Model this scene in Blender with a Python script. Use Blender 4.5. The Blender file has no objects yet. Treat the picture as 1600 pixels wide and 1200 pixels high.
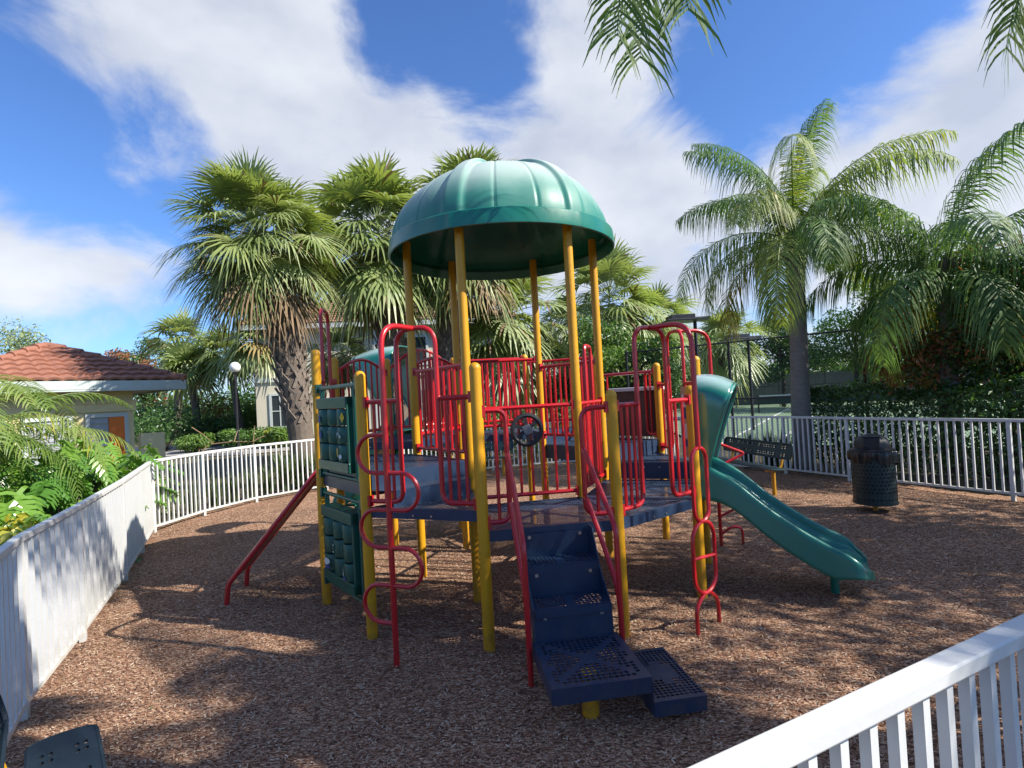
import bpy, math, random
import numpy as np
from mathutils import Vector, Matrix
R = math.radians
scene = bpy.context.scene
COL = scene.collection
rnd = random.Random(7)

# ------------------------------------------------------------------ mesh builder
class MB:
    def __init__(self):
        self.v = []; self.f = []; self.m = []
    def add(self, vs, fs, mi=0):
        o = len(self.v)
        self.v.extend([tuple(p) for p in vs])
        for f in fs:
            self.f.append(tuple(i + o for i in f)); self.m.append(mi)
    def box(self, c, s, ax=None, mi=0):
        """box with centre c, full size s, optional axes (3 vectors)"""
        c = Vector(c)
        X, Y, Z = ax if ax else (Vector((1,0,0)), Vector((0,1,0)), Vector((0,0,1)))
        X = Vector(X)*s[0]/2; Y = Vector(Y)*s[1]/2; Z = Vector(Z)*s[2]/2
        vs = [c+a*X+b*Y+d*Z for d in (-1,1) for b in (-1,1) for a in (-1,1)]
        self.add(vs, [(0,2,3,1),(4,5,7,6),(0,1,5,4),(2,6,7,3),(0,4,6,2),(1,3,7,5)], mi)
    def bar(self, a, b, w, h, up=(0,0,1), mi=0):
        a = Vector(a); b = Vector(b); d = (b-a); L = d.length; d.normalize()
        up = Vector(up)
        s = d.cross(up)
        if s.length < 1e-4: s = d.cross(Vector((0,1,0)))
        s.normalize(); u = s.cross(d)
        self.box((a+b)/2, (L, w, h), (d, s, u), mi)
    def tube(self, pts, r, seg=8, closed=False, cap=True, mi=0):
        pts = [Vector(p) for p in pts]
        n = len(pts)
        rr = r if isinstance(r, (list, tuple)) else [r]*n
        T = []
        for i in range(n):
            if closed: t = pts[(i+1) % n]-pts[i-1]
            elif i == 0: t = pts[1]-pts[0]
            elif i == n-1: t = pts[-1]-pts[-2]
            else: t = (pts[i+1]-pts[i]).normalized()+(pts[i]-pts[i-1]).normalized()
            if t.length < 1e-9: t = Vector((0,0,1))
            T.append(t.normalized())
        a = Vector((0,0,1)) if abs(T[0].z) < .9 else Vector((1,0,0))
        N = (a - T[0]*a.dot(T[0])).normalized()
        vs = []
        for i in range(n):
            N = (N - T[i]*N.dot(T[i]))
            if N.length < 1e-6:
                N = T[i].orthogonal()
            N.normalize()
            B = T[i].cross(N)
            for k in range(seg):
                th = 2*math.pi*k/seg
                vs.append(pts[i] + (N*math.cos(th)+B*math.sin(th))*rr[i])
        fs = []
        m = n if closed else n-1
        for i in range(m):
            j = (i+1) % n
            for k in range(seg):
                k2 = (k+1) % seg
                fs.append((i*seg+k, i*seg+k2, j*seg+k2, j*seg+k))
        if cap and not closed:
            fs.append(tuple(range(seg-1, -1, -1)))
            fs.append(tuple((n-1)*seg+k for k in range(seg)))
        self.add(vs, fs, mi)
    def lathe(self, prof, c=(0,0,0), seg=16, mi=0, cap=True):
        c = Vector(c); vs = []; n = len(prof)
        for (r, z) in prof:
            for k in range(seg):
                th = 2*math.pi*k/seg
                vs.append(c+Vector((r*math.cos(th), r*math.sin(th), z)))
        fs = []
        for i in range(n-1):
            for k in range(seg):
                k2 = (k+1) % seg
                fs.append((i*seg+k, i*seg+k2, (i+1)*seg+k2, (i+1)*seg+k))
        if cap:
            fs.append(tuple(range(seg-1, -1, -1)))
            fs.append(tuple((n-1)*seg+k for k in range(seg)))
        self.add(vs, fs, mi)
    def prism(self, poly, z0, z1, mi=0):
        n = len(poly)
        vs = [(p[0], p[1], z0) for p in poly]+[(p[0], p[1], z1) for p in poly]
        fs = [tuple(range(n-1, -1, -1)), tuple(range(n, 2*n))]
        for i in range(n):
            j = (i+1) % n
            fs.append((i, j, n+j, n+i))
        self.add(vs, fs, mi)
    def grid(self, fn, nu, nv, mi=0, closeu=False):
        vs = [fn(i/nu, j/nv) for j in range(nv+1) for i in range(nu+1)]
        W = nu+1
        fs = [(j*W+i, j*W+i+1, (j+1)*W+i+1, (j+1)*W+i) for j in range(nv) for i in range(nu)]
        self.add(vs, fs, mi)
    def strip(self, pts, ws, side, mi=0):
        """ribbon: centre points, half widths, side vector"""
        vs = []
        for p, w in zip(pts, ws):
            vs.append(p-side*w); vs.append(p+side*w)
        self.add(vs, [(2*i, 2*i+1, 2*i+3, 2*i+2) for i in range(len(pts)-1)], mi)
    def build(self, name, mats, parent=None, smooth=False, loc=None):
        me = bpy.data.meshes.new(name)
        if not isinstance(mats, (list, tuple)): mats = [mats]
        vs = self.v
        if loc is not None:
            L = loc; vs = [(p[0]-L[0], p[1]-L[1], p[2]-L[2]) for p in vs]
        me.from_pydata(vs, [], self.f)
        for m in mats: me.materials.append(m)
        if len(mats) > 1: me.polygons.foreach_set('material_index', self.m)
        if smooth: me.polygons.foreach_set('use_smooth', [True]*len(me.polygons))
        me.update()
        o = bpy.data.objects.new(name, me); COL.objects.link(o)
        if loc is not None: o.location = loc
        if parent is not None:
            o.parent = parent
            if loc is None: o.location = -Vector(parent.location)
            else: o.location = Vector(loc)-Vector(parent.location)
        if smooth == 'auto': me.set_sharp_from_angle(angle=R(40))
        return o

def bevel(o, w=.006, seg=2):
    md = o.modifiers.new('Bevel', 'BEVEL'); md.width = w; md.segments = seg; md.limit_method = 'ANGLE'; md.angle_limit = R(40)
    return o

def fillet(pts, rad, n=6):
    pts = [Vector(p) for p in pts]
    out = [pts[0]]
    for i in range(1, len(pts)-1):
        a, b, c = pts[i-1], pts[i], pts[i+1]
        r = rad[i-1] if isinstance(rad, (list, tuple)) else rad
        d1 = (a-b); d2 = (c-b)
        l = min(r, d1.length*.49, d2.length*.49)
        if l < 1e-4: out.append(b); continue
        p1 = b+d1.normalized()*l; p2 = b+d2.normalized()*l
        for k in range(n+1):
            t = k/n
            out.append(p1*(1-t)**2+b*2*t*(1-t)+p2*t*t)
    out.append(pts[-1])
    return out

def tag(o, label=None, cat=None, group=None, kind=None):
    if label: o['label'] = label
    if cat: o['category'] = cat
    if group: o['group'] = group
    if kind: o['kind'] = kind
    return o
def empty(name, loc, label=None, cat=None, group=None):
    o = bpy.data.objects.new(name, None); COL.objects.link(o); o.location = loc
    o.empty_display_size = .2
    return tag(o, label, cat, group)

# ------------------------------------------------------------------ materials
def nt(mat):
    mat.use_nodes = True
    t = mat.node_tree; t.nodes.clear()
    return t, t.nodes, t.links
def col4(c): return (c[0], c[1], c[2], 1)
def pm(name, c, rough=.5, c2=None, nscale=8, amt=.5, bump=0, bscale=60, metal=0, coat=0, spec=.5, stretch=None, detail=5):
    """principled with noise colour variation and bump in object space"""
    m = bpy.data.materials.new(name)
    t, N, L = nt(m)
    out = N.new('ShaderNodeOutputMaterial'); b = N.new('ShaderNodeBsdfPrincipled')
    L.new(b.outputs[0], out.inputs[0])
    b.inputs['Base Color'].default_value = col4(c)
    b.inputs['Roughness'].default_value = rough; b.inputs['Metallic'].default_value = metal
    b.inputs['Specular IOR Level'].default_value = spec
    b.inputs['Coat Weight'].default_value = coat; b.inputs['Coat Roughness'].default_value = .15
    tc = N.new('ShaderNodeTexCoord'); src = tc.outputs['Object']
    if stretch:
        mp = N.new('ShaderNodeMapping'); mp.inputs['Scale'].default_value = stretch
        L.new(src, mp.inputs['Vector']); src = mp.outputs[0]
    if c2 is not None:
        n = N.new('ShaderNodeTexNoise'); n.inputs['Scale'].default_value = nscale; n.inputs['Detail'].default_value = detail
        n.inputs['Roughness'].default_value = .65
        L.new(src, n.inputs['Vector'])
        r = N.new('ShaderNodeMapRange'); r.inputs[1].default_value = .5-amt*.4; r.inputs[2].default_value = .5+amt*.4
        L.new(n.outputs['Fac'], r.inputs[0])
        mx = N.new('ShaderNodeMix'); mx.data_type = 'RGBA'
        mx.inputs['A'].default_value = col4(c); mx.inputs['B'].default_value = col4(c2)
        L.new(r.outputs[0], mx.inputs['Factor']); L.new(mx.outputs['Result'], b.inputs['Base Color'])
        r2 = N.new('ShaderNodeMapRange'); r2.inputs[3].default_value = max(.05, rough-.12); r2.inputs[4].default_value = min(1, rough+.15)
        L.new(n.outputs['Fac'], r2.inputs[0]); L.new(r2.outputs[0], b.inputs['Roughness'])
    if bump:
        n2 = N.new('ShaderNodeTexNoise'); n2.inputs['Scale'].default_value = bscale; n2.inputs['Detail'].default_value = 4
        L.new(src, n2.inputs['Vector'])
        bp = N.new('ShaderNodeBump'); bp.inputs['Strength'].default_value = bump; bp.inputs['Distance'].default_value = .01
        L.new(n2.outputs['Fac'], bp.inputs['Height']); L.new(bp.outputs[0], b.inputs['Normal'])
    return m
def leafmat(name, c, trans=.35, rough=.45, c2=None, nscale=1.3):
    m = bpy.data.materials.new(name)
    t, N, L = nt(m)
    out = N.new('ShaderNodeOutputMaterial'); b = N.new('ShaderNodeBsdfPrincipled')
    tr = N.new('ShaderNodeBsdfTranslucent'); mx = N.new('ShaderNodeMixShader'); mx.inputs[0].default_value = trans
    b.inputs['Roughness'].default_value = rough; b.inputs['Specular IOR Level'].default_value = .5
    tc = N.new('ShaderNodeTexCoord'); n = N.new('ShaderNodeTexNoise'); n.inputs['Scale'].default_value = nscale; n.inputs['Detail'].default_value = 3
    L.new(tc.outputs['Object'], n.inputs['Vector'])
    r = N.new('ShaderNodeMapRange'); r.inputs[1].default_value = .32; r.inputs[2].default_value = .68
    L.new(n.outputs['Fac'], r.inputs[0])
    mc = N.new('ShaderNodeMix'); mc.data_type = 'RGBA'
    cc = c2 if c2 else tuple(x*1.5 for x in c)
    mc.inputs['A'].default_value = col4(c); mc.inputs['B'].default_value = col4(cc)
    L.new(r.outputs[0], mc.inputs['Factor'])
    L.new(mc.outputs['Result'], b.inputs['Base Color'])
    g = N.new('ShaderNodeMix'); g.data_type = 'RGBA'; g.blend_type = 'MULTIPLY'; g.inputs['Factor'].default_value = 1
    g.inputs['B'].default_value = (1.25, 1.3, .55, 1)
    L.new(mc.outputs['Result'], g.inputs['A']); L.new(g.outputs['Result'], tr.inputs['Color'])
    L.new(b.outputs[0], mx.inputs[1]); L.new(tr.outputs[0], mx.inputs[2]); L.new(mx.outputs[0], out.inputs[0])
    return m
def perfmat(name, c, c2, sx=.036, sy=.022, thr=.42, rough=.4, plane='XY', ang=0., wallmix=.0):
    """sheet steel with a regular pattern of punched holes (diamond grid)"""
    m = pm(name, c, rough, c2, 9, .7, coat=.1)
    t = m.node_tree; N = t.nodes; L = t.links
    out = [n for n in N if n.type == 'OUTPUT_MATERIAL'][0]; b = [n for n in N if n.type == 'BSDF_PRINCIPLED'][0]
    tr = N.new('ShaderNodeBsdfTransparent'); mx = N.new('ShaderNodeMixShader')
    tc = N.new('ShaderNodeTexCoord'); mp = N.new('ShaderNodeMapping'); mp.inputs['Rotation'].default_value = (0, 0, ang)
    L.new(tc.outputs['UV' if plane == 'UV' else 'Object'], mp.inputs['Vector'])
    sp = N.new('ShaderNodeSeparateXYZ'); L.new(mp.outputs[0], sp.inputs[0])
    def mth(op, a, bb=None):
        n = N.new('ShaderNodeMath'); n.operation = op
        for i, x in enumerate((a, bb)):
            if x is None: continue
            if isinstance(x, (int, float)): n.inputs[i].default_value = x
            else: L.new(x, n.inputs[i])
        return n.outputs[0]
    cx = mth('COSINE', mth('MULTIPLY', sp.outputs[0], 2*math.pi/sx)); cy = mth('COSINE', mth('MULTIPLY', sp.outputs[1], 2*math.pi/sy))
    # staggered rows: cos(x)*cos(y) is positive on the two interleaved grids
    h = mth('GREATER_THAN', mth('MULTIPLY', cx, cy), thr)
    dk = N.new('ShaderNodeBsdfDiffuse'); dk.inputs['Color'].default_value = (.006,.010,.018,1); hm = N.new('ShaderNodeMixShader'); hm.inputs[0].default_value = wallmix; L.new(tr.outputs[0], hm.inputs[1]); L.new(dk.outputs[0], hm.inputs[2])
    L.new(h, mx.inputs[0]); L.new(b.outputs[0], mx.inputs[1]); L.new(hm.outputs[0], mx.inputs[2]); L.new(mx.outputs[0], out.inputs[0])
    return m

M = {}
M['yellow'] = pm('yellow_post_paint', (.66,.33,.006), .42, (.56,.26,.006), 6, .8, bump=.05, bscale=35, coat=.05)
M['red'] = pm('red_rail_paint', (.50,.010,.017), .3, (.42,.009,.014), 8, .8, bump=.04, bscale=40, coat=.25)
M['reddark'] = pm('red_slab_plastic', (.20,.010,.012), .42, (.13,.008,.010), 7, .8, bump=.1)
M['navy'] = pm('navy_steel', (.009,.026,.066), .42, (.016,.038,.083), 7, .9, bump=.06, bscale=90, coat=.1)
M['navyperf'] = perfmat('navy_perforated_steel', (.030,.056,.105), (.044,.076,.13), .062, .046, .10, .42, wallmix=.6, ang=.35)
M['green'] = pm('green_plastic', (.004,.145,.105), .3, (.008,.17,.125), 4, .8, bump=.03, bscale=30, coat=.25)
M['greendark'] = pm('dark_green_panel_plastic', (.004,.075,.052), .38, (.006,.095,.066), 6, .8, bump=.05, coat=.1)
M['dome'] = pm('weathered_green_dome_plastic', (.012,.175,.135), .50, (.04,.22,.18), 1.6, .9, bump=.04, bscale=20, coat=.05)
M['white'] = pm('white_fence_paint', (.64,.65,.65), .45, (.54,.55,.54), 5, .9, bump=.05, bscale=60)
M['black'] = pm('black_plastic', (.012,.012,.016), .45, (.02,.02,.024), 8, .6)
M['grey'] = pm('grey_hub_plastic', (.10,.11,.13), .5, (.13,.14,.16), 8, .6)
M['steel'] = pm('galvanised_bolt', (.55,.55,.56), .3, metal=.9)
M['benchgreen'] = pm('dark_green_bench_coating', (.010,.028,.030), .4, (.014,.036,.038), 10, .6, bump=.05)
M['benchblue'] = pm('slate_bench_coating', (.009,.018,.030), .6, (.013,.025,.038), 10, .6, bump=.05, spec=.15)
M['yel2'] = pm('yellow_bench_leg_paint', (.50,.25,.01), .5, (.38,.18,.01), 9, .8)

def dirt(m, c, z0, z1, scale=14, amt=.8, lo=.42):
    """soil and mulch dust splashed on the lower end of things standing in the bed"""
    t = m.node_tree; N = t.nodes; L = t.links
    b = [n for n in N if n.type == 'BSDF_PRINCIPLED'][0]; inp = b.inputs['Base Color']
    g = N.new('ShaderNodeNewGeometry'); sp = N.new('ShaderNodeSeparateXYZ'); L.new(g.outputs['Position'], sp.inputs[0])
    r = N.new('ShaderNodeMapRange'); r.inputs[1].default_value = z1; r.inputs[2].default_value = z0; L.new(sp.outputs[2], r.inputs[0])
    n = N.new('ShaderNodeTexNoise'); n.inputs['Scale'].default_value = scale; n.inputs['Detail'].default_value = 6; n.inputs['Roughness'].default_value = .7
    L.new(g.outputs['Position'], n.inputs['Vector'])
    q = N.new('ShaderNodeMapRange'); q.inputs[1].default_value = lo; q.inputs[2].default_value = .72; q.inputs[3].default_value = 0; q.inputs[4].default_value = 1; L.new(n.outputs['Fac'], q.inputs[0])
    mu = N.new('ShaderNodeMath'); mu.operation = 'MULTIPLY'; L.new(r.outputs[0], mu.inputs[0]); L.new(q.outputs[0], mu.inputs[1])
    m2 = N.new('ShaderNodeMath'); m2.operation = 'MULTIPLY'; m2.inputs[1].default_value = amt; L.new(mu.outputs[0], m2.inputs[0])
    mx = N.new('ShaderNodeMix'); mx.data_type = 'RGBA'; mx.inputs['B'].default_value = col4(c)
    L.new(m2.outputs[0], mx.inputs['Factor'])
    if inp.links: L.new(inp.links[0].from_socket, mx.inputs['A'])
    else: mx.inputs['A'].default_value = inp.default_value
    L.new(mx.outputs['Result'], inp)
def scuff(m, c, scale=9, lo=.60, hi=.68, amt=.6, stretch=(1,1,.35)):
    """scattered chips and rubbed patches"""
    t = m.node_tree; N = t.nodes; L = t.links
    b = [n for n in N if n.type == 'BSDF_PRINCIPLED'][0]; inp = b.inputs['Base Color']
    g = N.new('ShaderNodeNewGeometry'); mp = N.new('ShaderNodeMapping'); mp.inputs['Scale'].default_value = stretch; L.new(g.outputs['Position'], mp.inputs['Vector'])
    n = N.new('ShaderNodeTexNoise'); n.inputs['Scale'].default_value = scale; n.inputs['Detail'].default_value = 8; n.inputs['Roughness'].default_value = .75; L.new(mp.outputs[0], n.inputs['Vector'])
    q = N.new('ShaderNodeMapRange'); q.inputs[1].default_value = lo; q.inputs[2].default_value = hi; q.inputs[4].default_value = amt; L.new(n.outputs['Fac'], q.inputs[0])
    mx = N.new('ShaderNodeMix'); mx.data_type = 'RGBA'; mx.inputs['B'].default_value = col4(c); L.new(q.outputs[0], mx.inputs['Factor'])
    if inp.links: L.new(inp.links[0].from_socket, mx.inputs['A'])
    else: mx.inputs['A'].default_value = inp.default_value
    L.new(mx.outputs['Result'], inp)
def bleach_sheen(m, c, lo=.25, hi=.95, amt=.8):
    """paler upward facing side: sun-bleached chalky plastic, plus sky sheen painted into the colour"""
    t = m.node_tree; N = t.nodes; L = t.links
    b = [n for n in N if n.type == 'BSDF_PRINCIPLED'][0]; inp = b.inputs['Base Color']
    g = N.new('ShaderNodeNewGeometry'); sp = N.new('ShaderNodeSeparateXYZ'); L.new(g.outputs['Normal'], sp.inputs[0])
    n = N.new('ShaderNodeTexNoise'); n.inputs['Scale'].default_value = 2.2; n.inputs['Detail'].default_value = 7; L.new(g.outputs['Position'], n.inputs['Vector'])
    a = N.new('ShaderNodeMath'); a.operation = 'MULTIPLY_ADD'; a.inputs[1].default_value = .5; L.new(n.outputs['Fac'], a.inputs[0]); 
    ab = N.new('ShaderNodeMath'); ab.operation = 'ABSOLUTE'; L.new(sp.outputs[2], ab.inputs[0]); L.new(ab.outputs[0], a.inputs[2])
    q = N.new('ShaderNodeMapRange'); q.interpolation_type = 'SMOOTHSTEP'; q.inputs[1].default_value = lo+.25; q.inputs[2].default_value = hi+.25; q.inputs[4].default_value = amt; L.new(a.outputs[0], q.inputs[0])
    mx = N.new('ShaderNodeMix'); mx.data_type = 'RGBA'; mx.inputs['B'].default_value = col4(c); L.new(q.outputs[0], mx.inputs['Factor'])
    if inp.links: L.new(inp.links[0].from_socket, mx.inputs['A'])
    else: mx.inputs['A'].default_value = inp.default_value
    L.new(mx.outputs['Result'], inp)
bleach_sheen(M['dome'], (.44,.53,.49), .22, .88, .9)
M['hood'] = pm('green_hood_plastic', (.005,.16,.115), .22, (.01,.19,.14), 4, .8, coat=1.0)
bleach_sheen(M['hood'], (.40,.52,.52), .36, .98, .8)  # sky reflection on the hood top painted in as a paler colour
scuff(M['yellow'], (.30,.15,.02), 7, .60, .70, .55); dirt(M['yellow'], (.11,.065,.035), .0, .45, 11, .8, .36)
scuff(M['red'], (.20,.02,.02), 10, .62, .72, .4); dirt(M['red'], (.10,.05,.03), .0, .3, 14, .7, .4)
scuff(M['navy'], (.07,.075,.08), 13, .58, .74, .4, (1,1,1)); dirt(M['navy'], (.15,.10,.07), .0, .5, 9, .45, .42)
dirt(M['white'], (.34,.31,.23), .0, .40, 8, .75, .36); scuff(M['white'], (.46,.46,.40), 5, .56, .72, .45)
scuff(M['green'], (.02,.10,.08), 6, .56, .7, .5, (1,1,1)); scuff(M['greendark'], (.03,.06,.05), 8, .57, .7, .5, (1,1,1))
# ------------------------------------------------------------------ camera
F, PITCH, ROLL = 865.0, .01883, .05448
cam = bpy.data.cameras.new('camera'); cam.sensor_width = 36; cam.lens = F/1600*36; cam.clip_end = 2000; cam.clip_start = .05
co = bpy.data.objects.new('camera', cam); COL.objects.link(co)
Fw = Vector((0, math.cos(PITCH), math.sin(PITCH))); Rt = Vector((1,0,0)); Up = Rt.cross(Fw)
c, s = math.cos(ROLL), math.sin(ROLL)
R2 = Rt*c-Up*s; U2 = Rt*s+Up*c
co.matrix_world = Matrix(((R2.x,U2.x,-Fw.x,0),(R2.y,U2.y,-Fw.y,0),(R2.z,U2.z,-Fw.z,1.95),(0,0,0,1)))
scene.camera = co
def ray(px, py): return Fw+R2*((px-800)/F)+U2*((600-py)/F)
def pix(px, py, y):
    """world point on the ray of a photograph pixel at depth y"""
    d = ray(px, py); return Vector((0,0,1.95))+d*(y/d.y)
# ------------------------------------------------------------------ light
EL = R(40); SUN = Vector((.956*math.cos(EL), -.293*math.cos(EL), math.sin(EL))).normalized()
sl = bpy.data.lights.new('sun', 'SUN'); sl.energy = 5.0; sl.angle = R(.53); sl.color = (1, .93, .82)
so_ = bpy.data.objects.new('sun', sl); COL.objects.link(so_); so_.rotation_euler = (-SUN).to_track_quat('-Z', 'Y').to_euler()
so_.location = SUN*60
w = bpy.data.worlds.new('World'); scene.world = w; w.use_nodes = True
t = w.node_tree; N = t.nodes; L = t.links; N.clear()
out = N.new('ShaderNodeOutputWorld'); bg = N.new('ShaderNodeBackground'); bg.inputs['Strength'].default_value = .10
sky = N.new('ShaderNodeTexSky'); sky.sky_type = 'NISHITA'; sky.sun_disc = False; sky.sun_elevation = EL
sky.sun_rotation = math.atan2(SUN.x, SUN.y); sky.air_density = 1.0; sky.dust_density = .6; sky.ozone_density = 2.0
def mth(op, a, b=None, c=None, clamp=False):
    n = N.new('ShaderNodeMath'); n.operation = op; n.use_clamp = clamp
    for i, x in enumerate((a, b, c)):
        if x is None: continue
        if isinstance(x, (int, float)): n.inputs[i].default_value = x
        else: L.new(x, n.inputs[i])
    return n.outputs[0]
tc = N.new('ShaderNodeTexCoord'); vec = tc.outputs['Generated']
sp = N.new('ShaderNodeSeparateXYZ'); L.new(vec, sp.inputs[0])
den = mth('ADD', mth('MAXIMUM', sp.outputs[2], .0), .22)
cb = N.new('ShaderNodeCombineXYZ'); L.new(mth('DIVIDE', sp.outputs[0], den), cb.inputs[0]); L.new(mth('DIVIDE', sp.outputs[1], den), cb.inputs[1])
n1 = N.new('ShaderNodeTexNoise'); n1.inputs['Scale'].default_value = 3.4; n1.inputs['Detail'].default_value = 11; n1.inputs['Roughness'].default_value = .60; n1.inputs['Distortion'].default_value = .35
mpv = N.new('ShaderNodeMapping'); mpv.inputs['Scale'].default_value = (1,1,1.7); mpv.inputs['Location'].default_value = (.37,.11,.2); L.new(vec, mpv.inputs['Vector']); L.new(mpv.outputs[0], n1.inputs['Vector'])
acc = mth('MULTIPLY', mth('SUBTRACT', n1.outputs['Fac'], .5), 3.3)
# broad cloud banks (+) and clear gaps (-): direction, angular radius in degrees, weight
banks = [((430,110),13,.60),((560,190),9,.45),((250,70),9,.35),((700,230),7,.3),((950,260),15,.62),((1080,330),8,.30),((860,330),8,.3),((1500,210),11,.6),((1330,250),8,.35),((1600,120),7,.45),((50,330),9,.75),((330,150),8,.2),
         ((690,50),8,-.85),((620,0),6,-.5),((770,150),4,-.35),((860,20),8,.10),((120,215),7,-.75),((20,215),5,-.45),((290,225),5,-.3),((190,440),9,-.40),((30,90),10,-.15),((250,265),6,-.55),((380,400),7,-.3),((140,380),8,.25),((1270,90),10,-.75),((1420,110),6,-.45),((1140,120),6,-.25),((1050,440),9,-.20),((1180,30),6,-.3),((1500,20),6,-.05)]
for (px, a, wt) in banks:
    d = ray(*px).normalized()
    dp = N.new('ShaderNodeVectorMath'); dp.operation = 'DOT_PRODUCT'; dp.inputs[1].default_value = d
    nv = N.new('ShaderNodeVectorMath'); nv.operation = 'NORMALIZE'; L.new(vec, nv.inputs[0]); L.new(nv.outputs[0], dp.inputs[0])
    mr = N.new('ShaderNodeMapRange'); mr.interpolation_type = 'SMOOTHSTEP'
    mr.inputs[1].default_value = math.cos(R(a*1.5)); mr.inputs[2].default_value = 1.0; mr.inputs[3].default_value = 0; mr.inputs[4].default_value = wt
    L.new(dp.outputs['Value'], mr.inputs[0]); acc = mth('ADD', acc, mr.outputs[0])
acc = mth('ADD', acc, mth('MULTIPLY', mth('MINIMUM', mth('ADD', sp.outputs[1], .1), 0), 1.1))   # clouds thinned out of view behind the viewer to lower the shade fill
cov = N.new('ShaderNodeMapRange'); cov.interpolation_type = 'SMOOTHSTEP'; cov.inputs[1].default_value = -.34; cov.inputs[2].default_value = .56
L.new(acc, cov.inputs[0])
n2 = N.new('ShaderNodeTexNoise'); n2.inputs['Scale'].default_value = 4.2; n2.inputs['Detail'].default_value = 9; L.new(mpv.outputs[0], n2.inputs['Vector'])
cr = N.new('ShaderNodeMix'); cr.data_type = 'RGBA'
cr.inputs['A'].default_value = (3.3, 3.6, 4.3, 1); cr.inputs['B'].default_value = (5.3, 5.45, 5.7, 1)
cm = N.new('ShaderNodeMapRange'); cm.inputs[1].default_value = .3; cm.inputs[2].default_value = .68
L.new(n2.outputs['Fac'], cm.inputs[0]); L.new(cm.outputs[0], cr.inputs['Factor'])
tint = N.new('ShaderNodeMix'); tint.data_type = 'RGBA'; tint.blend_type = 'MULTIPLY'; tint.inputs['Factor'].default_value = 1
tint.inputs['B'].default_value = (.55, .79, 1.17, 1); L.new(sky.outputs[0], tint.inputs['A'])
mx = N.new('ShaderNodeMix'); mx.data_type = 'RGBA'
L.new(mth('MULTIPLY', cov.outputs[0], .93), mx.inputs['Factor']); L.new(tint.outputs['Result'], mx.inputs['A']); L.new(cr.outputs['Result'], mx.inputs['B'])
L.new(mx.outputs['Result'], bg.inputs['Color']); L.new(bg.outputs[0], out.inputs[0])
scene.view_settings.view_transform = 'Standard'; scene.view_settings.look = 'None'; scene.view_settings.exposure = 0.84; scene.view_settings.gamma = 1
scene.render.engine = 'CYCLES'
scene.cycles.max_bounces = 7; scene.cycles.transparent_max_bounces = 10; scene.cycles.diffuse_bounces = 3; scene.cycles.glossy_bounces = 2; scene.cycles.transmission_bounces = 3
scene.cycles.use_denoising = True; scene.cycles.caustics_reflective = False; scene.cycles.caustics_refractive = False
scene.render.resolution_x = 1024; scene.render.resolution_y = 768
# ------------------------------------------------------------------ playground layout: six posts under the dome, twelve on the outer ring
PC = Vector((-.0346, 6.3634, 0)); PR = 1.0807; PROT = R(-111.805); POUT = PR/(2*math.sin(math.pi/12))
PT = {}
for k in range(6):
    th = PROT+k*math.pi/3
    PT['D%d' % (k+1)] = PC+PR*Vector((math.cos(th), math.sin(th), 0))
for nm, a in dict(P1=-157, P2=-127, P3=-97, P4=-67, S1=-37, S2=-7, X1=23, X2=53, Y1=83, Y2=113, Z1=143, Z2=173).items():
    th = PROT+R(112+a)
    PT[nm] = PC+POUT*Vector((math.cos(th), math.sin(th), 0))
def at(a, b, t, z, off=0.):
    A, B = PT[a], PT[b]; d = (B-A).normalized()
    n = Vector((d.y, -d.x, 0))
    p = A.lerp(B, t)
    mid = (A+B)/2
    if n.dot(mid-PC) < 0: n = -n
    p = p+n*off
    return Vector((p.x, p.y, z))
def outn(a, b):
    A, B = PT[a], PT[b]; d = (B-A).normalized(); n = Vector((d.y, -d.x, 0))
    if n.dot((A+B)/2-PC) < 0: n = -n
    return n
PLAY = empty('playground_structure', (PC.x, PC.y, 0), 'playground climbing structure with yellow posts, red rails and green dome roof on wood mulch', 'playground structure')
def part(mb, name, mats, smooth=False, parent=PLAY):
    return mb.build(name, mats, parent, smooth)

# posts
TOPS = dict(P1=2.51, P2=2.22, P3=2.215, P4=1.945, S1=1.945, S2=2.265, X1=2.26, X2=2.40, Y1=2.55, Y2=2.55, Z1=2.54, Z2=2.51)
for k, p in PT.items():
    m = MB()
    h = TOPS.get(k, 3.78); r = .0455
    prof = [(r, -.1), (r, h-.055)]
    if k in TOPS:
        prof += [(r+.0015, h-.054), (r+.0015, h-.042)]
        prof += [(r*math.cos(R(a)), h-.042+.042*math.sin(R(a))) for a in (12, 30, 48, 64, 80)]
    m.lathe(prof, (p.x, p.y, 0), 18)
    o = part(m, 'post', M['yellow'], 'auto')
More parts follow.
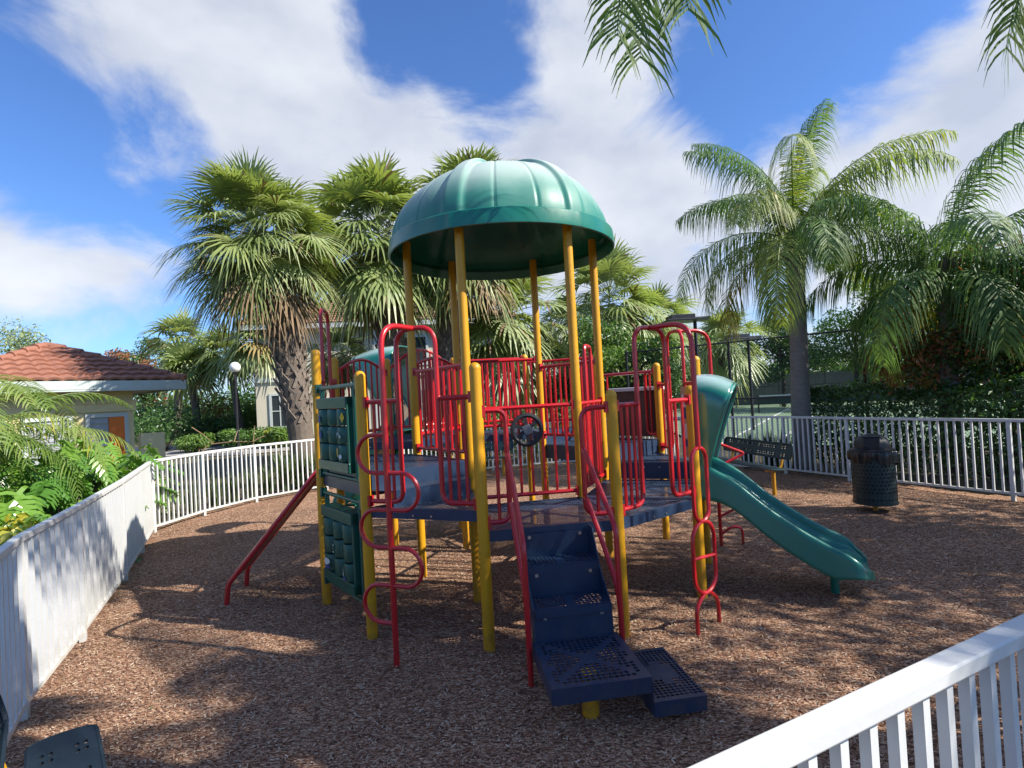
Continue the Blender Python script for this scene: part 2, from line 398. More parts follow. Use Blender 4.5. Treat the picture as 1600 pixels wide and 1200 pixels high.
# short support stubs under decks
# decks -------------------------------------------------------------
def deck(names, z, skirt=.085, inset=.012, extra=None):
    pts = [Vector((PT[n].x, PT[n].y, 0)) if isinstance(n, str) else Vector(n) for n in names]
    c = sum(pts, Vector())/len(pts)
    pts = [p+(c-p).normalized()*inset for p in pts]
    m = MB()
    n = len(pts)
    m.add([(p.x, p.y, z) for p in pts], [tuple(range(n))], 0)
    # plain solid margin strips along each edge and rounded skirt
    for i in range(n):
        a, b = pts[i], pts[(i+1) % n]
        d = (b-a).normalized(); q = Vector((d.y, -d.x, 0))
        if q.dot(c-a) > 0: q = -q
        m.box(((a+b)/2+Vector((0,0,z-skirt/2+.003)))-q*.006, ((b-a).length, .012, skirt), (d, q, Vector((0,0,1))), 1)
        m.box(((a+b)/2+Vector((0,0,z+.001)))-q*.03, ((b-a).length-.08, .036, .006), (d, q, Vector((0,0,1))), 1)
        # bolt heads
        for t in (.42, .58):
            p = a.lerp(b, t)+q*.002
            m.box((p.x, p.y, z-min(skirt, .085)*.62), (.014, .014, .014), (d, q, Vector((0,0,1))), 2)
    # cross stiffeners on the surface: plain bands between the perforated fields
    for i in range(n):
        a = pts[i]; e = a.lerp(c, .96)
        s = a.lerp(c, .1)
        dd = (e-s).normalized(); q = Vector((dd.y, -dd.x, 0))
        m.box(((s+e)/2+Vector((0,0,z+.001))), ((e-s).length, .05, .004), (dd, q, Vector((0,0,1))), 1)
    return part(m, 'deck', [M['navyperf'], M['navy'], M['steel']])
L0 = .90
deck(('P3','P4','D2','D1'), L0)
deck(('P4','S1','D2'), L0-.002)
deck(('S1','S2','D3','D2'), L0-.004)
deck(('P2','P3','D1'), 1.06, .085)
deck(('P1','P2','D1','D6'), 1.34, .19)
deck(('S2','X1','D3'), 1.09, .19)
deck(('X1','X2','D4','D3'), 1.265, .18)
deck(('X2','Y1','D4'), 1.42, .16)
deck(('Y1','Y2','D5','D4'), 1.43, .085)
deck(('Y2','Z1','D5'), 1.475, .085)
deck(('Z1','Z2','D6','D5'), 1.48, .085)
deck(('Z2','P1','D6'), 1.342, .15)
# intermediate step between the low triangle and the left deck
m = MB()
A, B = PT['D1'].lerp(PT['P2'], .05), PT['D1'].lerp(PT['P2'], .95)
d = (B-A).normalized(); n = Vector((d.y, -d.x, 0))
if n.dot(PT['P3']-A) < 0: n = -n
a2, b2 = A+n*.20+d*.10, B+n*.20-d*.10
m.prism([A, B, b2, a2], 1.192, 1.20)
m.bar(a2+Vector((0,0,1.13)), b2+Vector((0,0,1.13)), .008, .14, mi=0)
m.bar(A+n*.012+Vector((0,0,1.27)), B+n*.012+Vector((0,0,1.27)), .008, .14, mi=0)
part(m, 'step', M['navy'])
# deck undersides: short yellow legs carrying the decks
m = MB()
for (a, b, t, zz) in ():
    pass

# rails ----------------------------------------------------------------
FR, BR = .0205, .0135
def clamp(m, p, d, mi=0):
    m.box(p, (.03, .055, .09), (d, Vector((-d.y, d.x, 0)), Vector((0,0,1))), mi)
def rail(a, b, z0, z1, n, arch=0., name='rail_panel', extra=None, pad=.045):
    m = MB()
    A, B = PT[a], PT[b]; d = (B-A).normalized(); L = (B-A).length
    P = lambda s, z: A+d*s+Vector((0,0,z))
    s0, s1 = pad, L-pad
    K = 14
    top = [P(s0+(s1-s0)*i/K, z1+arch*math.sin(math.pi*i/K)) for i in range(K+1)] if arch else [P(s0, z1), P(s1, z1)]
    m.tube(top, FR, 8)
    m.tube([P(s0, z0), P(s1, z0)], FR, 8)
    for i in range(n):
        t = (i+.7)/(n+.4)
        s = s0+(s1-s0)*t
        m.tube([P(s, z0), P(s, z1+arch*math.sin(math.pi*t))], BR, 6, cap=False)
    for z in (z0, z1):
        clamp(m, P(s0, z), d); clamp(m, P(s1, z), d)
    if extra: extra(m, P, L)
    return part(m, name, M['red'], 'auto')
rail('D6','D1', 1.415, 2.262, 9)
rail('D1','D2', .968, 1.82, 8)
rail('D2','D3', .97, 1.82, 8, name='rail_panel')
rail('D3','D4', 1.40, 2.29, 10)
rail('D4','D5', 1.55, 2.40, 11)
rail('D5','D6', 1.56, 2.34, 11, arch=.10)
rail('Y2','Y1', 1.56, 2.49, 12)
rail('X2','Y1', 1.53, 2.42, 11)
rail('Z1','Z2', 1.58, 2.34, 8, arch=.16)
rail('Y2','Z1', 1.58, 2.40, 10, arch=.26)
def uside(a, b, t, z0, z1, nb, name='rail_panel', rtop=.11, rbot=.10):
    """rail from post a to a stile at t with rounded corners"""
    m = MB()
    A, B = PT[a], PT[b]; d = (B-A).normalized(); L = (B-A).length
    P = lambda s, z: A+d*s+Vector((0,0,z))
    s1 = t*L
    m.tube(fillet([P(.04, z1), P(s1, z1), P(s1, z0), P(.04, z0)], [rtop, rbot]), FR, 8)
    for i in range(nb):
        s = .05+(s1-.05)*(i+1)/(nb+1)
        m.tube([P(s, z0), P(s, z1)], BR, 6, cap=False)
    for z in (z0, z1): clamp(m, P(.045, z), d)
    return part(m, name, M['red'], 'auto')
uside('P3','P4', .20, .97, 1.835, 1)
uside('P4','P3', .24, .968, 1.81, 1)
uside('X1','X2', .18, 1.33, 2.15, 1)
m = MB()
m.tube([at('X1','X2',.04,2.15), at('X1','X2',.96,2.15)], FR, 8)
m.tube([at('X1','X2',.8,1.33), at('X1','X2',.8,2.15)], BR, 6)
part(m, 'rail_panel', M['red'], 'auto')
# tall narrow grab loop beside the right steps
m = MB()
m.tube(fillet([at('D2','D3',.38,.95), at('D2','D3',.38,2.43), at('D2','D3',.62,2.43), at('D2','D3',.62,.95)], .07), FR, 8)
part(m, 'grab_loop', M['red'], 'auto')
# entry arches with climbers ---------------------------------------------
def arch(a, b, t0, t1, z0, zr, zt, n0, n1):
    m = MB()
    A, B = PT[a], PT[b]; d = (B-A).normalized(); L = (B-A).length
    P = lambda s, z: A+d*s+Vector((0,0,z))
    m.tube(fillet([P(.04, z0), P(t0*L, z0), P(t0*L, zt), P(t1*L, zt), P(t1*L, z0), P(L-.04, z0)], [.10, .15, .15, .10], 8), FR, 8)
    for (sa, sb, nb) in ((.04, t0*L, n0), (t1*L, L-.04, n1)):
        m.tube([P(sa, zr), P(sb, zr)], FR, 8)
        for i in range(nb):
            s = sa+(sb-sa)*(i+1)/(nb+1)
            m.tube([P(s, z0), P(s, zr)], BR, 6, cap=False)
    for z in (z0, zr):
        clamp(m, P(.045, z), d); clamp(m, P(L-.045, z), d)
    return part(m, 'entry_arch', M['red'], 'auto')
arch('P2','P3', .345, .685, 1.12, 1.95, 2.53, 3, 3)
arch('P4','S1', .30, .68, .975, 1.815, 2.46, 3, 2)
arch('S2','X1', .28, .66, 1.18, 1.97, 2.60, 2, 2)
arch('P1','Z2', .34, .72, 1.42, 2.2, 2.99, 2, 2)
# serpentine climber
OFF = .40
m = MB()
base = Vector((-.965, 4.14, 0)); top = at('P2','P3',.5,2.53)
mid = at('P2','P3',.465, 0)
pz = lambda z: Vector((base.x, base.y, z))
m.tube(fillet([pz(-.1), pz(2.53), top], .2, 8), .0225, 10)
cl = part(m, 'serpentine_climber', M['red'], 'auto')
m = MB()
td = (PT['P3']-PT['P2']).normalized()
lv = [1.70, 1.415, 1.14, .86, .58, .30]
for i in range(5):
    sd = -1 if i % 2 == 0 else 1
    za, zb = lv[i], lv[i+1]; r = (za-zb)/2; w = .26
    pts = [pz(za), pz(za)+td*sd*(w-r)]
    pts += [pz((za+zb)/2)+td*sd*(w-r)+(td*sd*math.cos(R(q))+Vector((0,0,math.sin(R(q)))))*r for q in range(75, -76, -15)]
    pts += [pz(zb)+td*sd*(w-r), pz(zb)]
    m.tube(pts, .0165, 8)
m.build('rung', M['red'], cl, 'auto').location = (0,0,0)
# looped climber
ce = at('P4','S1',.51,0,.40); td = (PT['S1']-PT['P4']).normalized(); U = Vector((0,0,1))
m = MB()
m.tube(fillet([ce+U*1.43, ce+U*2.46, at('P4','S1',.49,2.46)], .22, 8), .0225, 10)
def oval(zc, h, w):
    pts = []
    r = w/2; s = h/2-r
    for q in range(0, 181, 15): pts.append(ce+td*math.cos(R(q))*r+U*(zc+s+math.sin(R(q))*r))
    for q in range(180, 361, 15): pts.append(ce+td*math.cos(R(q))*r+U*(zc-s+math.sin(R(q))*r))
    return pts[:-1]
lc = part(m, 'looped_climber', M['red'], 'auto')
m = MB()
m.tube(oval(1.145, .59, .20), .0165, 8, closed=True)
m.tube(oval(.565, .57, .30), .0165, 8, closed=True)
m.tube([ce-td*.15+U*.575, ce+td*.15+U*.555], .0135, 8)
for s in (-1, 1):
    m.tube(fillet([ce+td*s*.03+U*.285, ce+td*s*.15+U*.20, ce+td*s*.152-U*.05], .14, 8), .0165, 8)
m.build('loop', M['red'], lc, 'auto').location = (0,0,0)
# pole with triangular rungs at the back right
ce = at('S2','X1',.5,0,.46); n = outn('S2','X1')
m = MB()
m.tube(fillet([ce-U*.1, ce+U*2.6, at('S2','X1',.47,2.6)], .2, 8), .0225, 10)
vc = part(m, 'triangle_rung_climber', M['red'], 'auto')
m = MB()
dn = (n*.85+Vector((.3,-.5,0))*.35).normalized()
for z in (1.09, .80, .50):
    m.tube(fillet([ce+U*(z+.15), ce+dn*.34+U*z, ce+U*(z-.16)], .04, 4), .0165, 8)
m.tube(fillet([ce+U*.12, ce+dn*.14+U*.22, ce+dn*.26+U*.2, ce+dn*.26-U*.05], .06, 4), .0165, 8)
m.build('rung', M['red'], vc, 'auto').location = (0,0,0)
# sloping red slab with side rails on the left
n = outn('P1','Z2'); td = (PT['Z2']-PT['P1']).normalized()
t0 = at('P1','Z2',.5,1.36,.02); b0 = Vector((-3.02, 5.93, .19)); 
m = MB()
for s in (-1, 1):
    m.tube(fillet([t0+td*s*.30-U*.02, b0+td*s*.30, b0+td*s*.30+n*.03-U*.28], .05), .026, 8)
m2 = MB()
sl = part(m, 'sloping_ramp', M['red'], 'auto')
dd = (b0-t0); LL = dd.length; dd.normalize(); nn = dd.cross(td).normalized()
m2.box((t0+b0)/2-dd*.03, (LL-.06, .56, .035), (dd, td, nn))
m2.build('ramp_board', M['reddark'], sl).location = (0,0,0)
# gear and tile panels on the left deck ------------------------------------------
gn = outn('P1','P2'); gd = (PT['P2']-PT['P1']).normalized(); GL = PR
def gp(s, z, o=0): return PT['P1']+gd*s+gn*o+Vector((0,0,z))
def tilepanel(z0, z1, decals):
    m = MB()
    for z in (z0, z1): m.tube([gp(.05, z), gp(GL-.05, z)], .019, 8)
    for s in (.13, GL-.13):
        m.tube([gp(s, z0), gp(s, z1)], .019, 8)
        m.tube([gp(s+(.05 if s < .5 else -.05), z0), gp(s+(.05 if s < .5 else -.05), z1)], .012, 6)
    for s in (.05, GL-.05):
        for z in (z0, z1): m.box(gp(s, z), (.05, .06, .085), (gd, gn, U))
    pn = part(m, 'tile_panel', M['greendark'], 'auto')
    za, zb = z0+.06, z1-.10
    m = MB()
    sa, sb = .17, GL-.17
    # header and footer troughs
    for z, h in ((zb-.05, .10), (za+.045, .09)):
        m.box(gp((sa+sb)/2, z), (sb-sa, .15, h), (gd, gn, U))
    for s in (sa+.015, sb-.015): m.box(gp(s, (za+zb)/2), (.03, .12, zb-za), (gd, gn, U))
    for i in range(3):
        s = sa+(sb-sa)*(i+.5)/3
        m.tube([gp(s, za+.05), gp(s, zb-.05)], .012, 6)
    bevel(m.build('tile_housing', M['greendark'], pn), .012, 2).location = (0,0,0)
    hz = (zb-za-.19)/3
    for i in range(3):
        for j in range(3):
            s = sa+.03+(sb-sa-.06)*(i+.5)/3; z = za+.09+hz*(j+.5)
            m = MB()
            w = (sb-sa-.06)/3*.93; hh = hz*.90
            rot = rnd.uniform(-.12, .12)
            d1 = (gd*math.cos(rot)+gn*math.sin(rot)); n1 = (gn*math.cos(rot)-gd*math.sin(rot))
            # rounded triangular barrel
            prof = []
            for q in range(0, 360, 20):
                f = 1-.13*math.cos(R(3*q+180))
                prof.append((w*.50*f*math.cos(R(q-90)), w*.40*f*math.sin(R(q-90))))
            c0 = gp(s, 0, 0)
            vs = []; K = len(prof)
            for zz, sc in ((-hh/2, .93), (-hh/2+.015, 1), (hh/2-.015, 1), (hh/2, .93)):
                for (x, y) in prof: vs.append(c0+d1*x*sc-n1*y*sc+U*(z+zz))
            fs = [(a*K+k, a*K+(k+1) % K, (a+1)*K+(k+1) % K, (a+1)*K+k) for a in range(3) for k in range(K)]
            fs += [tuple(range(K-1, -1, -1)), tuple(3*K+k for k in range(K))]
            m.add(vs, fs)
            mats = [M['greendark'], M['d_yellow'], M['d_white'], M['d_blue'], M['d_grey']]
            ang = lambda x, zz, o=.0: c0+d1*x+n1*(w*.345+.03*max(0, 1-abs(x)/(w*.5))+o)+U*(z+zz)
            for (ii, jj, shp) in decals:
                if (ii, jj) != (i, j): continue
                for mi, poly in shp:
                    m.add([ang(px*w, pz_*hh, .004) for (px, pz_) in poly], [tuple(range(len(poly)))], mi)
            m.build('tile', mats, pn, 'auto').location = (0,0,0)
def disc(cx, cz, rx, rz, n=14): return [(cx+rx*math.cos(2*math.pi*k/n), cz+rz*math.sin(2*math.pi*k/n)) for k in range(n)]
M['d_yellow'] = pm('yellow_picture', (.62,.42,.02), .5); M['d_white'] = pm('white_picture', (.62,.66,.66), .5)
M['d_blue'] = pm('blue_picture', (.03,.06,.22), .5); M['d_grey'] = pm('grey_picture', (.22,.30,.29), .5)
tilepanel(1.28, 2.11, [(2,2,[(1,disc(.30,.0,.13,.33,4)), ]), (2,1,[(4,disc(-.12,.05,.06,.22)),(4,disc(.08,.12,.09,.12)),(2,disc(.18,-.05,.05,.1))]),
    (2,0,[(1,disc(-.18,.1,.10,.30)),(2,disc(.10,-.16,.09,.14))]), (0,1,[(3,disc(0,0,.15,.3))]), (0,2,[(3,disc(.05,-.1,.12,.25))]), (1,1,[(4,disc(.05,.2,.06,.04))])])
tilepanel(.235, 1.09, [(0,0,[(2,disc(.02,.12,.3,.22)),(3,disc(.05,-.22,.28,.12))]), (2,0,[(2,[(-.22,-.2),(-.02,-.2),(-.14,.36)]),(3,[(-.25,-.25),(.12,-.25),(.04,-.42),(-.18,-.42)])]),
    (1,1,[(2,[(-.25,-.25),(-.14,-.25),(-.14,.25),(-.25,.25)]),(2,[(-.14,.14),(.06,.14),(.06,.25),(-.14,.25)]),(2,[(-.14,-.25),(.06,-.25),(.06,-.14),(-.14,-.14)]),(2,[(-.14,-.04),(.02,-.04),(.02,.06),(-.14,.06)])]),
    (2,1,[(4,disc(-.18,.18,.1,.12)),(4,disc(-.16,-.12,.08,.14))])])
# steering wheel on the inner rail
wc = Vector((.12, 5.437-.055, 1.60)); wd = (PT['D2']-PT['D1']).normalized(); wn = Vector((wd.y, -wd.x, 0))
m = MB()
m.tube([wc+wd*.142*math.cos(R(q))+U*.142*math.sin(R(q)) for q in range(0, 360, 12)], .023, 8, closed=True)
for q in (30, 90, 150, 210, 270, 330):
    m.bar(wc+(wd*math.cos(R(q))+U*math.sin(R(q)))*.03, wc+(wd*math.cos(R(q+8))+U*math.sin(R(q+8)))*.14, .034, .026, up=wn)
m.tube([wc, wc-wn*.07], .03, 10)
wh = part(m, 'steering_wheel', M['black'], 'auto')
m = MB(); e1 = (wd*.85+U*.35).normalized(); e2 = e1.cross(wn).normalized()
m.box(wc+wn*.022, (.085, .095, .03), (e1, e2, wn))
bevel(m.build('hub', M['grey'], wh), .008).location = (0,0,0)

# perforated plate with real holes -------------------------------------------------
def holed_plate(m, o, ux, uy, nx, ny, sx, sy, solid, z=0, mi=0, slots=()):
    """grid of cells; cells in 'solid' are plain, the others carry an eight-sided hole"""
    K = 8
    for j in range(ny):
        off = .5 if j % 2 else 0
        for i in range(nx):
            x0, x1, y0, y1 = i*sx, (i+1)*sx, j*sy, (j+1)*sy
            c = [(x0,y0),(x1,y0),(x1,y1),(x0,y1)]
            w = lambda q: o+ux*q[0]+uy*q[1]+Vector((0,0,z))
            if solid(i, j):
                m.add([w(q) for q in c], [(0,1,2,3)], mi); continue
            cx, cy = (x0+x1)/2, (y0+y1)/2; r = min(sx, sy)*.41
            hole = [(cx+r*1.12*math.cos(R(a)), cy+r*math.sin(R(a))) for a in range(225, 225+360, 45)]
            ring = [(x0,y0),((x0+x1)/2,y0),(x1,y0),(x1,(y0+y1)/2),(x1,y1),((x0+x1)/2,y1),(x0,y1),(x0,(y0+y1)/2)]
            vs = [w(q) for q in ring]+[w(q) for q in hole]+[w(q)-Vector((0,0,.006)) for q in hole]
            fs = [(k, (k+1) % 8, 8+(k+1) % 8, 8+k) for k in range(8)]+[(8+k, 8+(k+1) % 8, 16+(k+1) % 8, 16+k) for k in range(8)]
            m.add(vs, fs, mi)
def skirt(m, o, ux, uy, lx, ly, z0, z1, mi=0, th=.008):
    c = [o, o+ux*lx, o+ux*lx+uy*ly, o+uy*ly]
    for i in range(4):
        a, b = c[i], c[(i+1) % 4]
        m.bar(Vector((a.x,a.y,(z0+z1)/2)), Vector((b.x,b.y,(z0+z1)/2)), th, z1-z0-.001, mi=mi)
# stairs ------------------------------------------------------------------------
sn = outn('P3','P4'); sd = (PT['P4']-PT['P3']).normalized()
stairs_mid = at('P3','P4',.513,0)
o = Vector((.044, 3.835, 0)); W, D = .60, .63; ZL = .245
m = MB()
def solid_land(i, j):
    nx, ny = 17, 18
    x, y = (i+.5)/nx, (j+.5)/ny
    if x < .07 or x > .93 or y < .06 or y > .95: return True
    if abs(x-y) < .05 or abs(x+y-1) < .05: return True
    if (.22 > x or x > .78) and (abs(y-.2) < .13 or abs(y-.8) < .12) and (x < .13 or x > .87): return False
    if x < .13 or x > .88: return (int(y*7) % 2 == 0)
    if (x-.5)**2+(y-.5)**2 < .012: return True
    return False
holed_plate(m, o, sd, sn, 17, 18, W/17, D/18, solid_land, ZL)
skirt(m, o, sd, sn, W, D, ZL-.095, ZL)
st = part(m, 'stairs', M['navy'])
m = MB()
o2 = Vector((.700, 3.80, 0)); W2, D2 = .345, .64; ZB = .10
o2 = o+sd*(W+.004)+sn*.0+Vector((.02, 0, 0))*0
def solid_low(i, j):
    nx, ny = 12, 22
    x, y = (i+.5)/nx, (j+.5)/ny
    if x < .07 or x > .93 or y < .06 or y > .95: return True
    if abs(y-.5) < .13: return x < .75
    return abs(x-.5) < .10 and abs(y-.5) < .25
holed_plate(m, o2, sd, sn, 11, 22, .325/11, D2/22, solid_low, ZB)
skirt(m, o2, sd, sn, .325, D2, ZB-.09, ZB)
m.bar(o2+U*((ZB+ZL)/2-.04)-sd*.003, o2+sn*D2+U*((ZB+ZL)/2-.04)-sd*.003, .006, ZL-ZB+.02)
m.build('bottom_step', M['navy'], st).location = (0,0,0)
# treads and risers up to the deck
so = stairs_mid-sd*.272
dist = (stairs_mid-o).dot(-sn)
rise = (L0-.005-ZL)/3; run = dist/2+.01
for k in range(2):
    z = ZL+rise*(2-k)
    y0 = .004+run*k
    m = MB()
    holed_plate(m, so+sn*y0, sd, sn, 18, 8, .544/18, run/8, lambda i, j: i in (0, 17, 8, 9) or j in (0, 7), z)
    m.bar(so+sn*(y0+run)+U*(z-.028), so+sn*(y0+run)+sd*.544+U*(z-.028), .008, .055)
    m.build('tread', M['navy'], st).location = (0,0,0)
for k in range(3):
    z = ZL+rise*(2-k)
    m = MB()
    y0 = .004+run*k if k else .014
    if k == 2: y0 = dist+.012
    a = so+sn*(y0-.006)+U*(z+rise/2-.02)
    m.bar(a, a+sd*.544, .006, rise-.035)
    for t in (.07, .474): m.box(a+sd*t+sn*.006+U*(rise*.3), (.022, .012, .022), (sd, sn, U), 1)
    m.build('riser', [M['navy'], M['steel']], st).location = (0,0,0)
for s in (-.004, .548):
    m = MB()
    q = so+sd*s
    pr = [(0, L0-.005), (0, L0-.20), (dist, ZL-.09), (dist+.02, ZL+.0), (dist+.0, ZL+rise*.95), (run+.02, ZL+rise*1.75), (.12, L0-.005)]
    vs = [q+sn*y+U*z-sd*.004 for y, z in pr]+[q+sn*y+U*z+sd*.004 for y, z in pr]
    K = len(pr)
    m.add(vs, [tuple(range(K)), tuple(range(2*K-1, K-1, -1))]+[(i, (i+1) % K, K+(i+1) % K, K+i) for i in range(K)])
    m.build('stringer', M['navy'], st).location = (0,0,0)
m = MB(); m.lathe([(.045, -.1), (.045, ZB-.006)], tuple(o2+sd*.16+sn*.33), 14); m.build('support_leg', M['yellow'], st, 'auto').location = (0,0,0)
m = MB(); m.lathe([(.052, -.1), (.052, ZL-.006)], (.372, 3.41, 0), 16)
m.build('support_leg', M['yellow'], st, 'auto').location = (0,0,0)
# stair handrails
def hrail(pts, low):
    m = MB()
    m.tube(fillet(pts, .09, 6), .020, 8)
    m.tube(fillet(low, .09, 6), .020, 8)
    part(m, 'handrail', M['red'], 'auto')
ql = at('P3','P4',.20,1.47,.01); qr = at('P3','P4',.76,1.47,.01)
hrail([ql+U*.02, ql+sn*.05, Vector((.018,3.775,.93)), Vector((.02,3.768,-.1))], [ql-U*.36, ql+sn*.06-U*.38, Vector((.017,3.81,.55)), Vector((.018,3.78,.40))])
hrail([qr+U*.02, qr+sn*.05, Vector((.672,3.90,.98)), Vector((.672,3.888,.17))], [qr-U*.36, qr+sn*.06-U*.38, Vector((.668,3.95,.57)), Vector((.67,3.90,.42))])

# slide -------------------------------------------------------------------------
def slide(mid, n, zdeck, hood_h, chute_len, zend, outk=1., w=.30, endn=None):
    t = Vector((-n.y, n.x, 0))
    sm = MB()
    # centre line heights along the run
    K = 40
    def zc(u):
        s = u*chute_len
        s0, s1 = .14, chute_len*.80
        if s < s0: return zdeck+.03-.02*s/s0
        if s > s1: return zend-.012*(s-s1)/(chute_len-s1)
        q = (s-s0)/(s1-s0); e = q*q*(3-2*q)*.55+q*.45
        return zdeck+.01+(zend-zdeck-.01)*e+.022*math.sin(2*math.pi*q*1.5)*(1-q)
    def wall(u):
        h = .17+.05*math.exp(-((u-.06)/.08)**2)
        if u > .70: h *= max(.16, 1-((u-.70)/.27)**2.2)
        return h
    prof_n = 22
    def pt(a, u):
        # a 0..1 across the section: outer skirt, rim, inner wall, bed, mirrored
        s = u*chute_len; z = zc(u); h = wall(u)
        A = a*2-1; sg = -1 if A < 0 else 1; A = abs(A)
        ww = w*(1+.12*max(0, (u-.70)/.30)**1.5)*(1 if u < .90 else max(.55, math.sqrt(max(0, 1-((u-.90)/.115)**2))))
        # from centre (0) to edge (1)
        if A < .45: x = ww*.78*(A/.45); zz = z+.018*(A/.45)**3
        elif A < .51: q = (A-.45)/.06; x = ww*(.78+.03*q); zz = z+.018+h*.42*q
        elif A < .56: q = (A-.51)/.05; x = ww*(.81+.06*q); zz = z+.018+h*(.42+.05*q)
        elif A < .62: q = (A-.56)/.06; x = ww*(.87+.02*q); zz = z+.018+h*(.47+.53*q)
        elif A < .78:
            q = (A-.62)/.16*math.pi; r = ww*.075
            x = ww*.89+r-r*math.cos(q); zz = z+.018+h+r*math.sin(q)*.9
        else: q = (A-.78)/.22; x = ww*1.04+.02*q; zz = z+.018+h-q*(h+.075*(1 if u < .8 else 1-.75*(u-.8)/.2))
        if u > .90: zz -= .07*((u-.90)/.10)**2
        return mid+n*s+t*(x*sg)+Vector((0,0,zz))
    sm.grid(lambda a, u: pt(a, u), 64, K)
    # underside lip closing
    sl = part(sm, 'slide', M['green'], True)
    md = sl.modifiers.new('Solidify', 'SOLIDIFY'); md.thickness = .012; md.offset = 0
    # hood
    hm = MB()
    def hp(a, v):
        # a along the arch, v outward
        q = a*2-1; sg = -1 if q < 0 else 1; q = abs(q)
        hw = .345
        if q > .40:
            k = (q-.40)/.60
            x = hw; z = hood_h*(1-.20)-(hood_h-.20-.16)*k
        else:
            k = q/.40; ang = k*math.pi/2
            x = hw*math.sin(ang)**.8; z = hood_h*.80+hood_h*.20*math.cos(ang)**.8
        hz = min(1, max(0, (z-.10)/(hood_h-.10)))
        outw = .08+.29*outk*hz**1.3
        side = 1+.16*v*hz
        return mid+n*(.03+outw*v)+t*(sg*(x*side))+Vector((0,0,zdeck+z-.10*v*v*hz+.015*math.sin(math.pi*v)*hz))
    hm.grid(hp, 40, 10)
    # rolled rim round the outer edge
    hm.tube([hp(i/40, 1) for i in range(41)], .016, 8)
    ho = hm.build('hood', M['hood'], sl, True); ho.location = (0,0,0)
    md = ho.modifiers.new('Solidify', 'SOLIDIFY'); md.thickness = .014
    # support leg at the exit
    lm = MB(); lp = mid+n*(chute_len*.80)-t*.0
    lm.tube([Vector((lp.x,lp.y,-.1)), Vector((lp.x,lp.y,zend-.03))], .035, 12)
    lm.box(Vector((lp.x,lp.y,zend-.05)), (.16,.30,.03), (n, t, U))
    lm.build('slide_leg', M['green'], sl, 'auto').location = (0,0,0)
    return sl
smid = (PT['S1']+PT['S2'])/2
slide(smid+outn('S1','S2')*.0, Vector((.903,-.43,0)).normalized(), .90, 1.13, 1.42, .27, w=.355)
zn = outn('Z1','Y2')
slide(Vector((-1.56, 8.25, 0)), Vector((-.94,.34,0)).normalized(), 1.48, 1.27, 1.25, .45, w=.32, outk=2.3)

# brown play counter at the back right and narrow picture board -------------------------
M['brown'] = pm('brown_plastic_board', (.07,.042,.03), .5, (.05,.03,.022), 6, .7, bump=.05)
M['tan'] = pm('tan_plastic', (.48,.36,.24), .5, (.42,.31,.2), 9, .6)
m = MB()
xd = (PT['X2']-PT['X1']).normalized(); xn = outn('X1','X2')
c = at('X1','X2',.36,1.60,.07)
m.box(c, (.84, .03, .62), (xd, xn, U))
pb = part(m, 'play_counter', M['brown'])
m = MB()
m.box(at('X1','X2',.40,1.93,.10), (.92, .20, .05), (xd, xn, U))
bevel(m.build('counter_top', M['d_white'], pb), .01).location = (0,0,0)
m = MB()
sd2 = (PT['X1']-PT['S2']).normalized(); s2n = outn('S2','X1')
m.box(at('S2','X1',.20,1.53,-.05), (.16, .015, .80), (sd2, s2n, U))
pb = part(m, 'picture_board', M['tan'])
m = MB()
for (dz, hh, mi, dx) in ((.24,.14,0,.0),(.10,.12,1,.02),(-.10,.16,0,-.02),(-.24,.08,1,.0)):
    m.box(at('S2','X1',.20+dx,1.53+dz,-.062), (.10, .006, hh), (sd2, s2n, U), mi)
m.build('picture', [M['d_white'], M['d_blue']], pb).location = (0,0,0)

# dome ----------------------------------------------------------------------------
m = MB()
RZ = 3.545
def dome_r(th):
    # th relative to post azimuth
    q = (math.degrees(th-PROT) % 60); q = min(q, 60-q)      # 0 at a rib
    rib = 1/(1+math.exp((q-5.0)/.5))
    pos = (math.degrees(th-PROT) % 60)
    gro = max(math.exp(-((pos-20)/.5)**2), math.exp(-((pos-40)/.5)**2))
    return rib, gro, q
NA, NV = 480, 26
def dome(u, v):
    th = PROT+2*math.pi*u
    rib, gro, q = dome_r(th)
    ph = v*math.pi/2
    bul = 1-.025*(1-math.cos(R(q*6)))*0+.012*math.sin(R(q*6))**2
    r = 1.205*bul*math.cos(ph)**.88; z = .15+.80*math.sin(ph)**1.05
    fade = max(0, math.cos(ph))**.25
    r += (rib*.036-gro*.014)*fade*math.cos(ph); z += (rib*.058-gro*.014)*math.sin(ph)*min(1, math.cos(ph)*4.0+.02)
    return Vector((PC.x+r*math.cos(th), PC.y+r*math.sin(th), RZ+z))
m.grid(dome, NA, NV)
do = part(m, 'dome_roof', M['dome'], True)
# rim band with overlap joints, and the dark inner shell
m = MB()
def rim(u, v):
    th = PROT+2*math.pi*u; pos = (math.degrees(th-PROT) % 60)
    step = .010*(1 if pos < 30 else 0)*0+.008*math.exp(-((pos-0)/1.2)**2)+.008*math.exp(-((pos-60)/1.2)**2)
    prof = [(1.18,.165),(1.255,.158),(1.270,.145),(1.282,.03),(1.280,.0),(1.262,-.004),(1.255,.02),(1.235,.10)]
    i = min(int(v*7+1e-6), 7); r, z = prof[i]
    return Vector((PC.x+(r+step)*math.cos(th), PC.y+(r+step)*math.sin(th), RZ+z))
m.grid(rim, 240, 7)
m.build('rim_band', M['green'], do, 'auto').location = (0,0,0)
m = MB()
def inner(u, v):
    p = dome(u, v*.97); c = Vector((PC.x, PC.y, p.z))
    return c+(p-c)*.975-Vector((0,0,.022))
m.grid(inner, 120, 16)
m.build('inner_shell', M['green'], do, True).location = (0,0,0)
